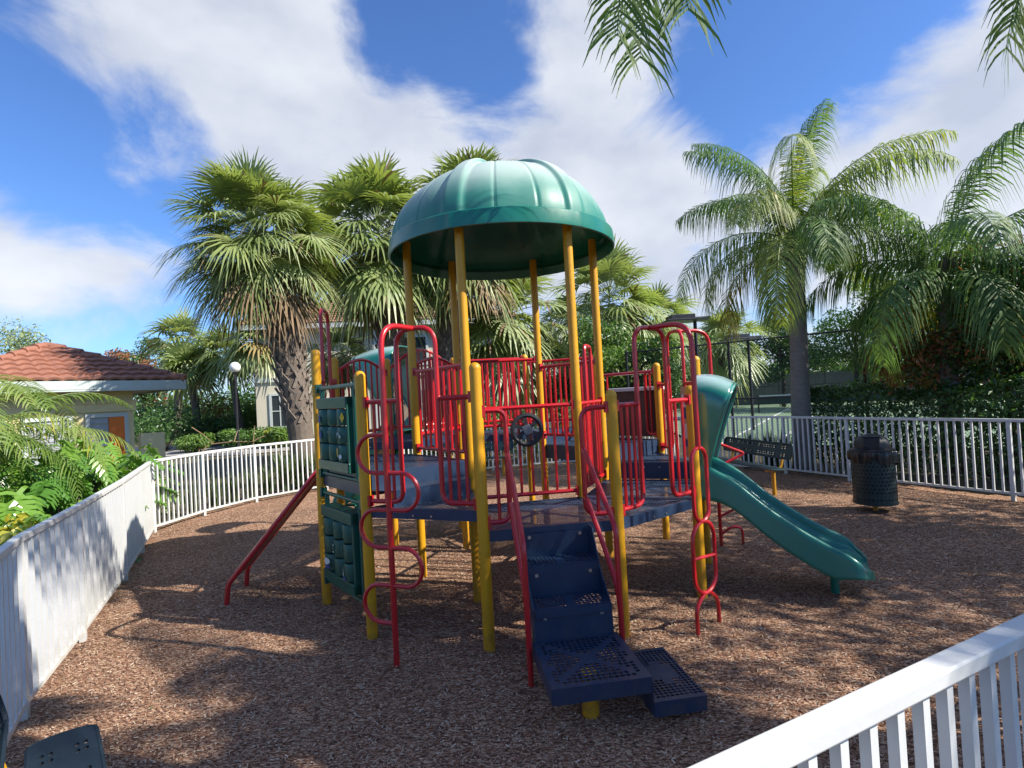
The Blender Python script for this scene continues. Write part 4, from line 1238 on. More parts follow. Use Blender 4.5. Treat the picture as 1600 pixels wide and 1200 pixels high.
def sabal(base, top, crown, Lp, Rf, nl, seed, label, group, r0=.24, r1=.30, boots=120, elmin=-55, dead=.03, nseg=13, name='sabal_palm', pale=.3, bootfrom=.35):
    rg = random.Random(seed)
    base = Vector(base); top = Vector(top); crown = Vector(crown)
    root = empty(name, (base.x, base.y, base.z), label, 'palm tree', group)
    m = MB(); path = []
    for i in range(9):
        t = i/8; p = base.lerp(top, t)+(top-base).cross(U).normalized()*0
        sag = (crown-top); p = p+Vector((sag.x, sag.y, 0))*(.0 if t < .5 else (t-.5)**2*.6)
        path.append(p)
    path.append(top.lerp(crown, .55)+Vector((0,0,0)))
    rr = [r0*(1.15-.15*min(1, i/2)) if i < 3 else r0+(r1-r0)*min(1, (i-2)/4) for i in range(9)]+[r1*.75]
    m.tube(path, rr, 16)
    # boots: split leaf bases in a criss-cross spiral
    def along(t):
        f = t*(len(path)-1); i = min(int(f), len(path)-2); q = f-i
        return path[i].lerp(path[i+1], q), rr[i]*(1-q)+rr[i+1]*q, (path[i+1]-path[i]).normalized()
    for k in range(boots):
        t = bootfrom+(1.0-bootfrom)*(k/boots)
        p, r, tg = along(min(.995, t)); th = k*2.39996+rg.uniform(-.1,.1)
        x, y, _ = basis(tg)[1], basis(tg)[2], 0
        rad = x*math.cos(th)+y*math.sin(th); tan = tg.cross(rad)
        hh = rg.uniform(.26,.38)*max(.5, r0/.28); w = .115*max(.6, r0/.28)
        for sg in (-1, 1):
            a = p+rad*(r-.01)+tan*sg*w*.9-tg*hh*.5
            b = p+rad*(r+.065*r0/.24+rg.uniform(0,.05))-tan*sg*w*.5+tg*hh*.55
            nrm = rad
            dd = (b-a).normalized(); sd = dd.cross(nrm).normalized()
            m.add([a-sd*w*.35, a+sd*w*.35, b+sd*w*.22, b-sd*w*.22, a-sd*w*.35-nrm*.03, a+sd*w*.35-nrm*.03, b+sd*w*.22-nrm*.03, b-sd*w*.22-nrm*.03], [(0,1,2,3),(7,6,5,4),(0,4,5,1),(1,5,6,2),(2,6,7,3),(3,7,4,0)], 1)
    m.build('trunk', [M['bark'], M['boot']], root, False)
    m = MB()
    for k in range(nl):
        u = (k+.5)/nl
        el = R(84-(84-elmin)*u**.85+rg.uniform(-9,9)); az = k*2.39996+rg.uniform(-.3,.3)
        mi = 0 if rg.random() > pale else 1
        if u > .9 and rg.random() < dead*6: mi = 3
        elif u > .55 and rg.random() < dead*1.6: mi = 2
        o = top.lerp(crown, .55+.45*(1-u))
        fanleaf(m, o, az, el, Lp*rg.uniform(.5,1.12)*(.85+.3*math.sin(u*3)), Rf*rg.uniform(.85,1.1), rg, mi, nseg, .25+.55*u)
    m.build('crown', [M['fan1'], M['fan2'], M['fan3'], M['fan4'], M['fan2']], root)
    return root
def pinnate(m, o, az, el, Ln, droop, rg, mi, nl=55, ll=.5, lw=.013, hang=1.0, plum=.5, mats=None, rach=.016, tip=0.):
    """feather frond: curved rachis with hanging leaflets"""
    h = Vector((math.cos(az), math.sin(az), 0))
    pts = []; p = Vector(o); e = el
    K = 16; st = Ln/K
    for i in range(K+1):
        pts.append(p.copy())
        p = p+(h*math.cos(e)+U*math.sin(e))*st
        e -= droop/K*(1.0+1.1*i/K)
    m.tube(pts, [rach*(1-.85*i/K) for i in range(K+1)], 4, cap=False, mi=mi)
    sd0 = Vector((-h.y, h.x, 0))
    for k in range(nl):
        t = .10+.90*(k+.5)/nl
        f = t*K; i = min(int(f), K-1); q = f-i
        c = pts[i].lerp(pts[i+1], q); tg = (pts[i+1]-pts[i]).normalized()
        up = sd0.cross(tg).normalized()
        if up.z < 0: up = -up
        L = ll*max(tip if t > .5 else 0, (math.sin(math.pi*min(1, .12+t*.86))**.6))*rg.uniform(.85,1.12)
        for sg in (-1, 1):
            v = (tg*rg.uniform(.45,.75)+sd0*sg*1.0+up*rg.uniform(-plum, plum)).normalized()
            P = [c, c+v*L*.38-U*(hang*.10*L), c+v*L*.66-U*(hang*.33*L), c+v*L*.84-U*(hang*.74*L)]
            side = tg.cross(v).cross(v).normalized()
            mm = mi if rg.random() > .04 else (mi+1) % 3
            m.strip(P, [lw*.6, lw, lw*.75, .002], side, mm)
def queen(base, top, nf, Ln, seed, label, group, r=.19, els=(82,-50), ll=.52, yellow=.08, name='queen_palm', nl=60, lw=.014, azs=None, light=.3, seeds=True):
    rg = random.Random(seed); base = Vector(base); top = Vector(top)
    root = empty(name, (base.x, base.y, base.z), label, 'palm tree', group)
    m = MB(); n = 40
    path = [base.lerp(top, i/n) for i in range(n+1)]
    rr = [r*(1.12-.22*min(1, i/n*1.2))*(1+(.022 if i % 3 == 0 else 0))+(.03 if i > n-3 else 0) for i in range(n+1)]
    m.tube(path, rr, 18)
    m.build('trunk', M['qbark'], root, True)
    # fibrous crown base with cut stubs
    m = MB()
    d = (top-base).normalized()
    for k in range(16):
        az = k*2.39996; rad = Vector((math.cos(az), math.sin(az), 0)); z0 = top-d*.25+d*(.5*k/16)
        m.strip([z0+rad*r*.8, z0+rad*(r*1.25)+U*.18, z0+rad*(r*(1.2+rg.random()*.9))+U*(.35+.2*rg.random())], [.09,.075,.04], rad.cross(U), 0)
    m.tube([top-d*.2, top+d*.3, top+d*.7], [r*1.05, r*.95, r*.35], 10)
    m.build('crown_shaft', M['bark'], root)
    m = MB()
    for k in range(nf):
        u = (k+.5)/nf
        el = R(els[0]-(els[0]-els[1])*u**1.0+rg.uniform(-8,8)); az = (azs[k] if azs else k*2.39996+rg.uniform(-.25,.25))
        mi = 1 if rg.random() < light else 0
        if u > .75 and rg.random() < yellow*5: mi = 2
        pinnate(m, top+d*(.55-.35*u), az, el, Ln*rg.uniform(.85,1.1), R(42)+R(52)*min(1,u*1.2), rg, mi, nl, ll, lw, 1.45, .5)
    m.build('crown', [M['quen1'], M['quen2'], M['quen3']], root)
    return root
def leafcloud(m, blobs, n, size, rg, mats=(0,1), wts=None, up=.3, shell=.55, gaps=None):
    """leaf quads spread through ellipsoid clumps: blobs = (centre, radii)"""
    vol = [b[1][0]*b[1][1]*b[1][2] for b in blobs]; tot = sum(v**.75 for v in vol)
    for b, v in zip(blobs, vol):
        k = int(n*v**.75/tot)
        c = Vector(b[0]); mi0 = rg.choices(mats, wts)[0]
        for _ in range(k):
            d = Vector((rg.gauss(0,1), rg.gauss(0,1), rg.gauss(0,1))).normalized()
            r = rg.random()**(shell*.6)*(1+rg.gauss(0,.07))
            p = c+Vector((d.x*b[1][0]*r, d.y*b[1][1]*r, d.z*b[1][2]*r))
            nrm = (d*.6+Vector((rg.gauss(0,.6), rg.gauss(0,.6), rg.gauss(0,.5)+up))).normalized()
            a = nrm.orthogonal().normalized(); bb = nrm.cross(a); q = rg.uniform(0, 6.28)
            e1 = a*math.cos(q)+bb*math.sin(q); e2 = nrm.cross(e1)
            s = size*rg.uniform(.65,1.3); l = s*1.0; w = s*.42
            mi = mi0 if rg.random() < .75 else rg.choices(mats, wts)[0]
            m.add([p-e1*l*.5, p+e2*w*.5-e1*.05*l+nrm*.06*s, p+e1*l*.5-nrm*.08*s, p-e2*w*.5-e1*.05*l+nrm*.06*s], [(0,1,2,3)], mi)
def tree(base, h, cr, seed, label, group, n=7000, size=.16, mats=('leafA','leafB'), wts=(.65,.35), name='leafy_tree', cz=.62, trunk=.14, nblob=16, flat=.75, low=None, cat='tree'):
    rg = random.Random(seed); base = Vector(base)
    root = empty(name, (base.x, base.y, base.z), label, cat, group)
    cc = base+U*h*cz; blobs = []
    for k in range(nblob):
        d = Vector((rg.gauss(0,1), rg.gauss(0,1), rg.gauss(0,.9))).normalized()*rg.uniform(.35,.95)
        c = cc+Vector((d.x*cr, d.y*cr, d.z*h*(1-cz)*flat*1.15)); s = cr*rg.uniform(.26,.44)
        blobs.append((c, (s*rg.uniform(.9,1.3), s*rg.uniform(.9,1.3), s*rg.uniform(.6,.9))))
    m = MB()
    m.tube([base-U*.1, base+U*h*.2+Vector((rg.uniform(-.1,.1), rg.uniform(-.1,.1),0)), base+U*h*.42, cc], [trunk*1.2, trunk, trunk*.8, trunk*.35], 8)
    for b in blobs[:10]:
        s = base+U*h*rg.uniform(.25,.5)
        m.tube([s, s.lerp(Vector(b[0]), .5)+U*.15*h*.3, Vector(b[0])], [trunk*.5, trunk*.32, trunk*.12], 6)
    m.build('trunk', M['wood'], root, True)
    m = MB(); leafcloud(m, blobs, n, size, rg, tuple(range(len(mats))), wts)
    m.build('crown', [M[k] for k in mats], root)
    return root
def bush(c, rad, seed, label, group, n=2500, size=.10, mats=('leafA','leafB'), wts=(.6,.4), name='shrub', nblob=7, cat='shrub', stems=True):
    rg = random.Random(seed); c = Vector(c)
    root = empty(name, (c.x, c.y, 0), label, cat, group)
    blobs = [((c.x, c.y, rad[2]*.55), (rad[0]*.8, rad[1]*.8, rad[2]*.5))]
    for k in range(nblob):
        a = rg.uniform(0, 6.28); r = rg.uniform(.3,.75)
        blobs.append(((c.x+math.cos(a)*rad[0]*r, c.y+math.sin(a)*rad[1]*r, rad[2]*rg.uniform(.35,.85)), (rad[0]*.38, rad[1]*.38, rad[2]*.3)))
    m = MB(); leafcloud(m, blobs, n, size, rg, tuple(range(len(mats))), wts, up=.5, shell=.4)
    m.build('leaves', [M[k] for k in mats], root)
    m = MB()
    for b in blobs: m.tube([Vector((c.x, c.y, -.05)), Vector((c.x, c.y, .0)).lerp(Vector(b[0]), .5), Vector(b[0])], [.03,.02,.008], 5)
    m.build('stem', M['wood'], root)
    return root

# ------------------------------------------------------------------ palms behind the playground
GS = 'cabbage palms behind the back fence'
def P3(px, py, y): return pix(px, py, y)
def spalm(pb, pt, pc, y, **k):
    b = P3(pb[0], pb[1], y); b.z = 0; 
    return sabal((b.x, b.y, 0), P3(*pt, y), P3(*pc, y), **k)
spalm((478,690), (438,455), (398,352), 14.0, Lp=1.30, Rf=1.16, nl=110, seed=11, label='tall leaning cabbage palm with criss-cross boots on its trunk, left of the dome', group=GS, r0=.30, r1=.36, boots=90, elmin=-50, dead=.09, nseg=18, bootfrom=.30)
spalm((628,700), (606,480), (588,342), 17.0, Lp=1.5, Rf=1.4, nl=104, seed=12, label='cabbage palm just left of the dome behind the left green hood', group=GS, r0=.30, r1=.40, boots=90, elmin=-50, nseg=13)
spalm((700,690), (696,490), (742,325), 18.0, Lp=1.5, Rf=1.3, nl=96, seed=13, label='tall cabbage palm directly behind the dome, its fan tips above the dome top', group=GS, r0=.32, r1=.42, boots=80, elmin=-50, nseg=13)
spalm((792,690), (790,560), (792,478), 20.0, Lp=1.35, Rf=1.4, nl=64, seed=14, label='low cabbage palm with drooping pale fans under the dome between the yellow posts', group=GS, r0=.28, r1=.34, boots=40, elmin=-60, nseg=12, pale=.6)
spalm((958,680), (955,560), (952,452), 22.0, Lp=1.4, Rf=1.4, nl=74, seed=15, label='cabbage palm right of the dome above the leafy green tree', group=GS, r0=.3, r1=.36, boots=30, elmin=-62, nseg=12, pale=.7)
spalm((1032,680), (1030,570), (1026,482), 26.0, Lp=1.1, Rf=1.25, nl=46, seed=16, label='smaller cabbage palm behind the floodlight right of the dome', group=GS, r0=.26, r1=.3, boots=0, elmin=-55, nseg=11, pale=.7)
spalm((1128,660), (1128,570), (1132,520), 32.0, Lp=1.3, Rf=1.5, nl=44, seed=17, label='pale cabbage palm beyond the tennis court left of the queen palm trunk', group=GS, r0=.26, r1=.3, boots=0, elmin=-60, nseg=10, pale=.8)
spalm((880,660), (880,560), (884,500), 30.0, Lp=1.1, Rf=1.3, nl=36, seed=18, label='distant cabbage palm seen between the two right dome posts', group=GS, r0=.24, r1=.3, boots=0, elmin=-55, nseg=9, pale=.6)
# young palms across the road at the left
GY = 'young palms in the bed across the road'
spalm((312,668), (300,590), (288,575), 31, Lp=.9, Rf=1.5, nl=30, seed=21, label='bushy young palm at the end of the tiled eave across the road', group=GY, r0=.2, r1=.2, boots=0, elmin=-35, nseg=10, pale=.1)
spalm((378,668), (360,570), (352,548), 31, Lp=1.0, Rf=1.45, nl=34, seed=22, label='young palm with curved pale trunk beside the round white lamp', group=GY, r0=.2, r1=.17, boots=0, elmin=-40, nseg=10, pale=.2)
spalm((408,668), (406,560), (412,525), 29, Lp=1.0, Rf=1.4, nl=40, seed=23, label='young palm with brown boots under its crown left of the leaning palm', group=GY, r0=.22, r1=.30, boots=26, elmin=-45, nseg=10, pale=.3, bootfrom=.8)
spalm((276,668), (280,580), (286,520), 40, Lp=1.2, Rf=1.7, nl=36, seed=24, label='grey-green cabbage palm far behind the bushy young palm', group=GY, r0=.24, r1=.3, boots=0, elmin=-55, nseg=9, pale=.8)
spalm((520,668), (528,590), (535,545), 21, Lp=.8, Rf=.95, nl=34, seed=25, label='sunlit fan palm in front of the two storey house beside the red arch', group=GS, r0=.2, r1=.26, boots=20, elmin=-50, nseg=11, pale=.4)
# ------------------------------------------------------------------ queen palms
GQ = 'queen palms on the right'
b = P3(1249, 640, 12.0); tq = P3(1243, 402, 12.0)
queen((b.x, b.y, 0), tq, 23, 3.3, 31, 'queen palm with grey ringed trunk behind the hedge, its whole crown in view', GQ, r=.185, els=(90,4), nl=104, ll=.68, lw=.0115, yellow=.05, light=.45)
b = P3(1482, 640, 10.6); tq = P3(1480, 455, 10.6)
queen((b.x, b.y, 0), tq, 20, 3.0, 35, 'shaded queen palm at the right edge with dark drooping fronds', GQ, r=.17, els=(80,-20), nl=72, ll=.66, lw=.016, yellow=.10, light=.1)
# two palms standing close to the viewer: only hanging frond tips are in view, their shade falls on the mulch
def nearpalm(base, top, Ln, seed, label, nf=17, els=(80,-35), azs=None, ll=.55):
    return queen(base, top, nf, Ln, seed, label, GQ, r=.19, els=els, nl=62, ll=ll, lw=.017, yellow=.04, light=.35, azs=azs)
def frond_end(az, el, Ln, droop):
    p = Vector((0,0,0)); h = Vector((math.cos(az), math.sin(az), 0)); e = el
    for i in range(16):
        p = p+(h*math.cos(e)+U*math.sin(e))*(Ln/16); e -= droop/16*(1.0+1.1*i/16)
    return p
def aimed(tip, az, Ln, seed, label, nf, Lo=2.0, els=(80,-30)):
    """a queen palm one of whose fronds ends at the given point"""
    el, dr = R(30), R(78)
    off = frond_end(az, el, Ln, dr); top = tip-off-U*.25
    root = nearpalm((top.x+.05, top.y-.05, 0), top, Lo, seed, label, nf=nf, els=els, azs=[az+.55+(6.283-1.1)*k/nf for k in range(nf)])
    m = MB(); rg = random.Random(seed)
    pinnate(m, top+U*.25, az, el, Ln, dr, rg, 0, 96, .62, .0125, .7, .6, tip=.6)
    for da, dl in ((.10, .95), (-.07, .86)): pinnate(m, top+U*.25, az+da, el, Ln*dl, dr, rg, 0, 96, .62, .0125, .7, .6, tip=.6)
    m.build('hanging_frond', [M['quen1'], M['quen2'], M['quen3']], root)
    return top
aimed(pix(1000, 92, 4.7), R(106), 3.9, 41, 'queen palm close to the viewer, only a hanging frond tip in view at the top', 5, 1.1)
aimed(pix(1572, 78, 4.4), R(118), 3.6, 43, 'queen palm outside the near right fence, only frond tips in view at top right', 5, 1.1)
nearpalm((6.5,1.2,0), (6.4,1.3,6.2), 2.2, 47, 'queen palm outside the near right fence, out of view, shading the stairs', nf=26, els=(48,-35))
# ------------------------------------------------------------------ trees and shrubs
GT = 'leafy trees beyond the tennis court'
tree((4.0,19.0,0), 5.1, 1.9, 51, 'dense bright green tree right of the dome behind the red rails', None, n=9000, size=.15, mats=('leafA','leafB'), wts=(.55,.45), cz=.55, nblob=18)
tree((1.6,21.5,0), 4.2, 2.0, 52, 'dark green tree below the low cabbage palm behind the rails', None, n=6000, size=.17, mats=('leafA','leafD'), wts=(.6,.4), cz=.55)
tree((19.5,40,0), 8.6, 2.7, 53, 'dark narrow tree just left of the queen palm trunk beyond the court', GT, n=5500, size=.28, mats=('leafD','leafA'), wts=(.75,.25), cz=.5)
tree((22.5,36,0), 9.0, 3.3, 54, 'bright green tree right of the queen palm trunk beyond the court', GT, n=7500, size=.27, mats=('leafB','leafA'), wts=(.6,.4), cz=.5)
tree((24.6,33,0), 10.4, 3.8, 55, 'tall airy tree in the gap between the two queen palms', GT, n=7500, size=.25, mats=('leafA','leafB'), wts=(.6,.4), cz=.56, nblob=20)
tree((26.5,29,0), 8.0, 3.4, 56, 'shaded tree behind the right queen palm beyond the court', GT, n=6500, size=.24, mats=('leafA','leafD'), wts=(.5,.5), cz=.5)
tree((13,45,0), 7.6, 3.4, 57, 'grey green tree at the far left corner of the tennis court', GT, n=6000, size=.30, mats=('leafA','fan2'), wts=(.5,.5), cz=.5)
tree((17,47,0), 8.2, 3.0, 58, 'olive tree at the back of the tennis court behind the small floodlight', GT, n=5000, size=.30, mats=('leafB','fan2'), wts=(.4,.6), cz=.5)
tree((9.3,10.4,0), 4.4, 2.0, 59, 'big dark shrubby tree with red tinged leaves at the right edge behind the hedge', None, n=15000, size=.115, mats=('leafD','leafA','leafR'), wts=(.62,.22,.16), cz=.58, nblob=26, flat=1.0, trunk=.09)
tree((12.6,9.8,0), 5.2, 2.2, 60, 'dark tree just outside the right edge of the picture behind the hedge', None, n=9000, size=.14, mats=('leafD','leafA'), wts=(.7,.3), cz=.6, nblob=20)
tree((10.9,3.8,0), 8.3, 3.1, 61, 'broad shade tree outside the right fence, shading the mulch by the trash can', None, n=16000, size=.17, mats=('leafA','leafD'), wts=(.6,.4), cz=.68, nblob=20)
tree((-54,60,0), 13.4, 5.5, 62, 'thin feathery tree behind the tiled roof at the left edge', None, n=4500, size=.34, mats=('fan2','leafA'), wts=(.7,.3), cz=.62, nblob=16)
b = P3(226, 640, 46)
tree((b.x, b.y, 0), 9.3, 2.9, 63, 'rust tinged tree above the right slope of the tiled roof', None, n=4500, size=.28, mats=('leafA','leafR'), wts=(.55,.45), cz=.62)
b = P3(175, 640, 60)
tree((b.x, b.y, 0), 7.0, 3.0, 64, 'distant dark tree peeping over the tiled roof ridge', None, n=3000, size=.32, mats=('leafA','leafR'), wts=(.7,.3), cz=.6)
# shrubs across the road
GB = 'shrubs in the bed across the road'
for i, (px, y, rx, rz_, lab, mt, wt) in enumerate([
    (255,29,2.2,2.1,'large rounded dark shrub right of the orange door across the road',('leafA','leafD'),(.6,.4)),
    (325,31,1.8,1.5,'dark low shrub under the bushy young palm across the road',('leafD','leafA'),(.6,.4)),
    (300,27,1.0,.8,'small olive shrub at the road edge in front of the dark shrub',('leafB','leafA'),(.5,.5)),
    (375,28,1.3,.9,'leafy green shrub at the foot of the curved young palm',('leafB','leafA'),(.55,.45)),
    (420,28.5,1.3,1.0,'green shrub at the foot of the booted young palm',('leafB','leafA'),(.5,.5)),
    (440,27,.9,.9,'bright yellow green shrub left of the leaning palm trunk',('leafY','leafB'),(.3,.7)),
    (345,33,2.2,3.0,'brownish tall shrub behind the curved young palm',('leafA','leafR','leafB'),(.5,.25,.25)),
    (398,34,1.6,2.6,'olive tall shrub left of the house window',('leafA','leafB'),(.5,.5))]):
    p = P3(px, 640, y); bush((p.x, p.y, 0), (rx, rx, rz_), 70+i, lab, GB, n=2400, size=.20, mats=mt, wts=wt)
# shrubs and grasses just behind the back fence
GG = 'grass tufts behind the back fence'
def tuft(x, y, h, n, seed, label, mat='blade', name='grass_tuft', cat='grass tuft', spread=.35, group=GG, wid=.012):
    rg = random.Random(seed); root = empty(name, (x, y, 0), label, cat, group); m = MB()
    for k in range(n):
        a = rg.uniform(0, 6.28); lean = rg.uniform(.1,1.0)*spread*2.2; L_ = h*rg.uniform(.7,1.15)
        d = Vector((math.cos(a), math.sin(a), 0)); o = Vector((x,y,0))+d*rg.uniform(0,.12)
        P = [o+d*lean*L_*q**1.6*.9+U*L_*(q-.32*lean*q*q*q) for q in (0,.35,.7,1)]
        m.strip(P, [wid, wid*.9, wid*.6, .001], Vector((-d.y, d.x, 0)), 0)
    m.build('blades', M[mat], root); return root
spots = [(300,10.9),(335,11.5),(362,11.9),(392,12.4),(420,12.9),(446,13.2),(470,13.6),(498,13.5),(530,14.2),(575,14.6)]
for i, (px, y) in enumerate(spots):
    p = P3(px, 760, y); big = px >= 440
    tuft(p.x, p.y, .95 if big else .62, 110 if big else 80, 90+i, ['low grass tuft behind the back fence, first from the left corner','second grass tuft from the left corner of the back fence','third grass tuft from the left corner of the back fence','fourth grass tuft from the left corner of the back fence','fifth grass tuft from the left corner of the back fence','arching tall grass tuft left of the sloping red ramp','arching tall grass tuft at the foot of the leaning palm','arching tall grass tuft between the red ramp and the leftmost yellow post','tall grass tuft seen behind the green tile panel','tall grass tuft seen below the left deck'][i])
for i, (px, y, h, r_) in enumerate([(690,15.6,1.5,.9),(760,16.0,1.7,1.0),(835,16.4,1.5,.9),(905,16.6,1.7,1.0),(960,15.8,1.3,.8),(640,15.4,1.2,.8)]):
    p = P3(px, 700, y)
    bush((p.x, p.y, 0), (r_, r_, h), 110+i, ['dark shrub behind the back fence under the tall cabbage palm','dark shrub behind the far bench','shrub behind the back fence below the steering wheel','shrub behind the back fence right of the steering wheel','shrub behind the back fence at its right bend','shrub behind the back fence left of the inner rails'][i], 'shrubs behind the back fence', n=2600, size=.11, mats=('leafA','leafD','leafB'), wts=(.45,.35,.2))
for i, (px, y) in enumerate([(1168,12.6),(1200,12.3),(1222,12.0)]):
    p = P3(px, 700, y); tuft(p.x, p.y, .85, 90, 120+i, ['dark spiky plant behind the right bench, left one','dark spiky plant behind the right bench, middle one','dark spiky plant at the corner of the hedge'][i], 'spike', 'spiky_plant', 'spiky plant', .28, 'spiky plants behind the right bench', .018)
# hedge along the right fence
root = empty('hedge', (9.0, 9.6, 0), 'dense dark clipped hedge behind the right picket fence', 'hedge')
rg = random.Random(5); m = MB()
ha, hb = Vector((6.35,12.2,0)), Vector((10.6,6.4,0)); hd = (hb-ha).normalized(); hq = Vector((-hd.y, hd.x, 0)); hq = hq if hq.x > 0 else -hq
HL = (hb-ha).length
for k in range(24000):
    s = rg.uniform(-.1, HL); f = rg.random()
    top = 1.62+.07*math.sin(s*2.1)+.06*math.sin(s*5.3+1)
    if f < .40: p = (s, rg.uniform(.0,1.15), top+rg.gauss(0,.045)); nn = U
    elif f < .88: p = (s, rg.gauss(.06,.07)+.10*math.sin(s*3.7)*.5, rg.random()**.85*top); nn = -hq
    else: p = (s, rg.uniform(.1,1.1), rg.uniform(.1,top)); nn = U
    if p[2] < .22 and rg.random() < .4: continue
    c = ha+hd*p[0]+hq*p[1]+U*p[2]
    nrm = (nn+Vector((rg.gauss(0,.6), rg.gauss(0,.6), rg.gauss(0,.5)+.2))).normalized()
    a = nrm.orthogonal().normalized(); bb = nrm.cross(a); q = rg.uniform(0, 6.28); e1 = a*math.cos(q)+bb*math.sin(q); e2 = nrm.cross(e1)
    sz = rg.uniform(.06,.11)
    m.add([c-e1*sz*.5, c+e2*sz*.24, c+e1*sz*.5-nrm*.01, c-e2*sz*.24], [(0,1,2,3)], 0 if rg.random() < .7 else 1)
m.build('leaves', [M['leafD'], M['leafA']], root)
m = MB()
for k in range(60):
    s = HL*(k+.5)/60; c = ha+hd*s+hq*rg.uniform(.2,.9)
    for j in range(3): m.tube([c-U*.05, c+Vector((rg.gauss(0,.08), rg.gauss(0,.08), .5)), c+Vector((rg.gauss(0,.2), rg.gauss(0,.2), 1.3))], [.014,.011,.005], 5)
m.build('stems', M['wood'], root)
# philodendron shrubs spilling over the left fence
def lobed(m, o, az, el, Lp, S, rg, mi):
    d = Vector((math.cos(az)*math.cos(el), math.sin(az)*math.cos(el), math.sin(el)))
    pts = [o+d*(Lp*t)-U*(.25*Lp*t*t) for t in (0,.33,.66,1)]
    m.tube(pts, [.010,.009,.008,.006], 4, cap=False, mi=2)
    c = pts[-1]; ax = Vector((d.x, d.y, -.35+rg.uniform(-.3,.25))).normalized(); ax, s, nn = basis(ax)
    tw = rg.uniform(-.5,.5); s, nn = s*math.cos(tw)+nn*math.sin(tw), nn*math.cos(tw)-s*math.sin(tw)
    if nn.z < 0: nn = -nn
    mid = [c+ax*S*q-U*S*.28*q*q for q in (-.12,.15,.4,.65,.85,1.05)]
    m.strip(mid, [S*.13,S*.17,S*.15,S*.12,S*.09,.003], s, mi)
    for sg in (-1, 1):
        for k, q in enumerate((-.10,.06,.22,.38,.54,.70,.84)):
            f = min(len(mid)-2, int((q+.12)/1.17*5)); b0 = c+ax*S*q-U*S*.28*max(0,q)**2
            dv = (s*sg*1.0+ax*(-.55 if k == 0 else .25+.10*k)).normalized(); ln = S*(.62-.05*k)*rg.uniform(.85,1.1)
            P = [b0, b0+dv*ln*.45+nn*.05*S, b0+dv*ln*.8-U*.05*S, b0+dv*ln-U*.14*S]
            m.strip(P, [S*.07,S*.065,S*.05,.004], dv.cross(nn).normalized(), mi)
def philo(x, y, h, n, seed, label, lean=(0,0)):
    rg = random.Random(seed); root = empty('philodendron', (x, y, 0), label, 'shrub', 'philodendrons along the left fence'); m = MB()
    for k in range(n):
        u = k/n; az = k*2.39996+rg.uniform(-.3,.3); el = R(80-80*u+rg.uniform(-10,12))
        o = Vector((x+rg.gauss(0,.1), y+rg.gauss(0,.1), h*(.15+.45*rg.random())))
        o.x += lean[0]*rg.random(); o.y += lean[1]*rg.random()
        lobed(m, o, az, el, h*rg.uniform(.40,.72), rg.uniform(.28,.42), rg, 0 if rg.random() < .62 else 1)
    m.build('leaves', [M['philo1'], M['philo2'], M['philo1']], root)
    m = MB()
    for k in range(5): m.tube([Vector((x,y,-.05)), Vector((x+rg.gauss(0,.12), y+rg.gauss(0,.12), h*.3)), Vector((x+rg.gauss(0,.2), y+rg.gauss(0,.2), h*.6))], [.03,.028,.02], 6)
    m.build('stem', M['wood'], root)
labs = ['philodendron beside the left fence, nearest one to the bench','philodendron between the feathery palm and the left fence','lobed leaf philodendron halfway along the left fence','tall philodendron below the first grey window of the tiled pavilion','philodendron reaching over the rail near the left fence corner','dark philodendron below the orange door','philodendron hanging over the corner post of the left fence','philodendron at the foot of the pavilion wall','broad philodendron behind the croton bush','philodendron filling the bed behind the left fence','philodendron at the outer edge of the bed near the road']
for i, (x, y, h, n) in enumerate([(-5.05,5.7,1.15,34),(-5.6,6.4,1.25,36),(-5.9,7.4,1.45,40),(-7.1,8.6,1.65,42),(-6.45,8.7,1.55,42),(-7.4,9.9,1.6,42),(-7.1,10.2,1.2,26),(-8.6,9.6,1.6,36),(-6.9,6.9,1.5,36),(-7.9,7.7,1.6,36),(-7.6,11.4,1.2,30)]):
    philo(x-.38, y+.05, h, n, 140+i, labs[i])
# sprigs growing through the pickets
for i, (px, py, y, lb) in enumerate([(216,790,8.25,'leaf sprig growing through the left fence near the corner, upper one'),(196,860,7.35,'small leaf sprig growing through the left fence, lower one')]):
    p = P3(px, py, y); rg = random.Random(200+i); root = empty('leaf_sprig', (p.x-.15, p.y+.1, 0), lb, 'leaf sprig', 'sprigs through the left fence'); m = MB()
    m.tube([Vector((p.x-.35,p.y+.1,0)), Vector((p.x-.28,p.y+.1,p.z*.7)), p], .006, 4, mi=2)
    for k in range(4 if i == 0 else 2): lobed(m, p-Vector((.05,0,.02)), R(-20)+k*.7-.8, R(-10+20*k), .08, .11 if i == 0 else .09, rg, k % 2)
    m.build('leaves', [M['philo1'], M['philo2'], M['wood']], root)
# croton: yellow low plants
for i, (x, y) in enumerate([(-4.62,5.25),(-4.95,5.7),(-4.35,4.75),(-5.05,5.15)]):
    bush((x, y, 0), (.42,.42,.92), 160+i, ['yellow variegated croton against the left fence','yellow croton second from the left fence','yellow green croton nearest the left edge of the picture','yellow croton behind the others at the left edge'][i], 'crotons by the left fence', n=900, size=.13, mats=('leafY','leafB'), wts=(.6,.4), name='croton')
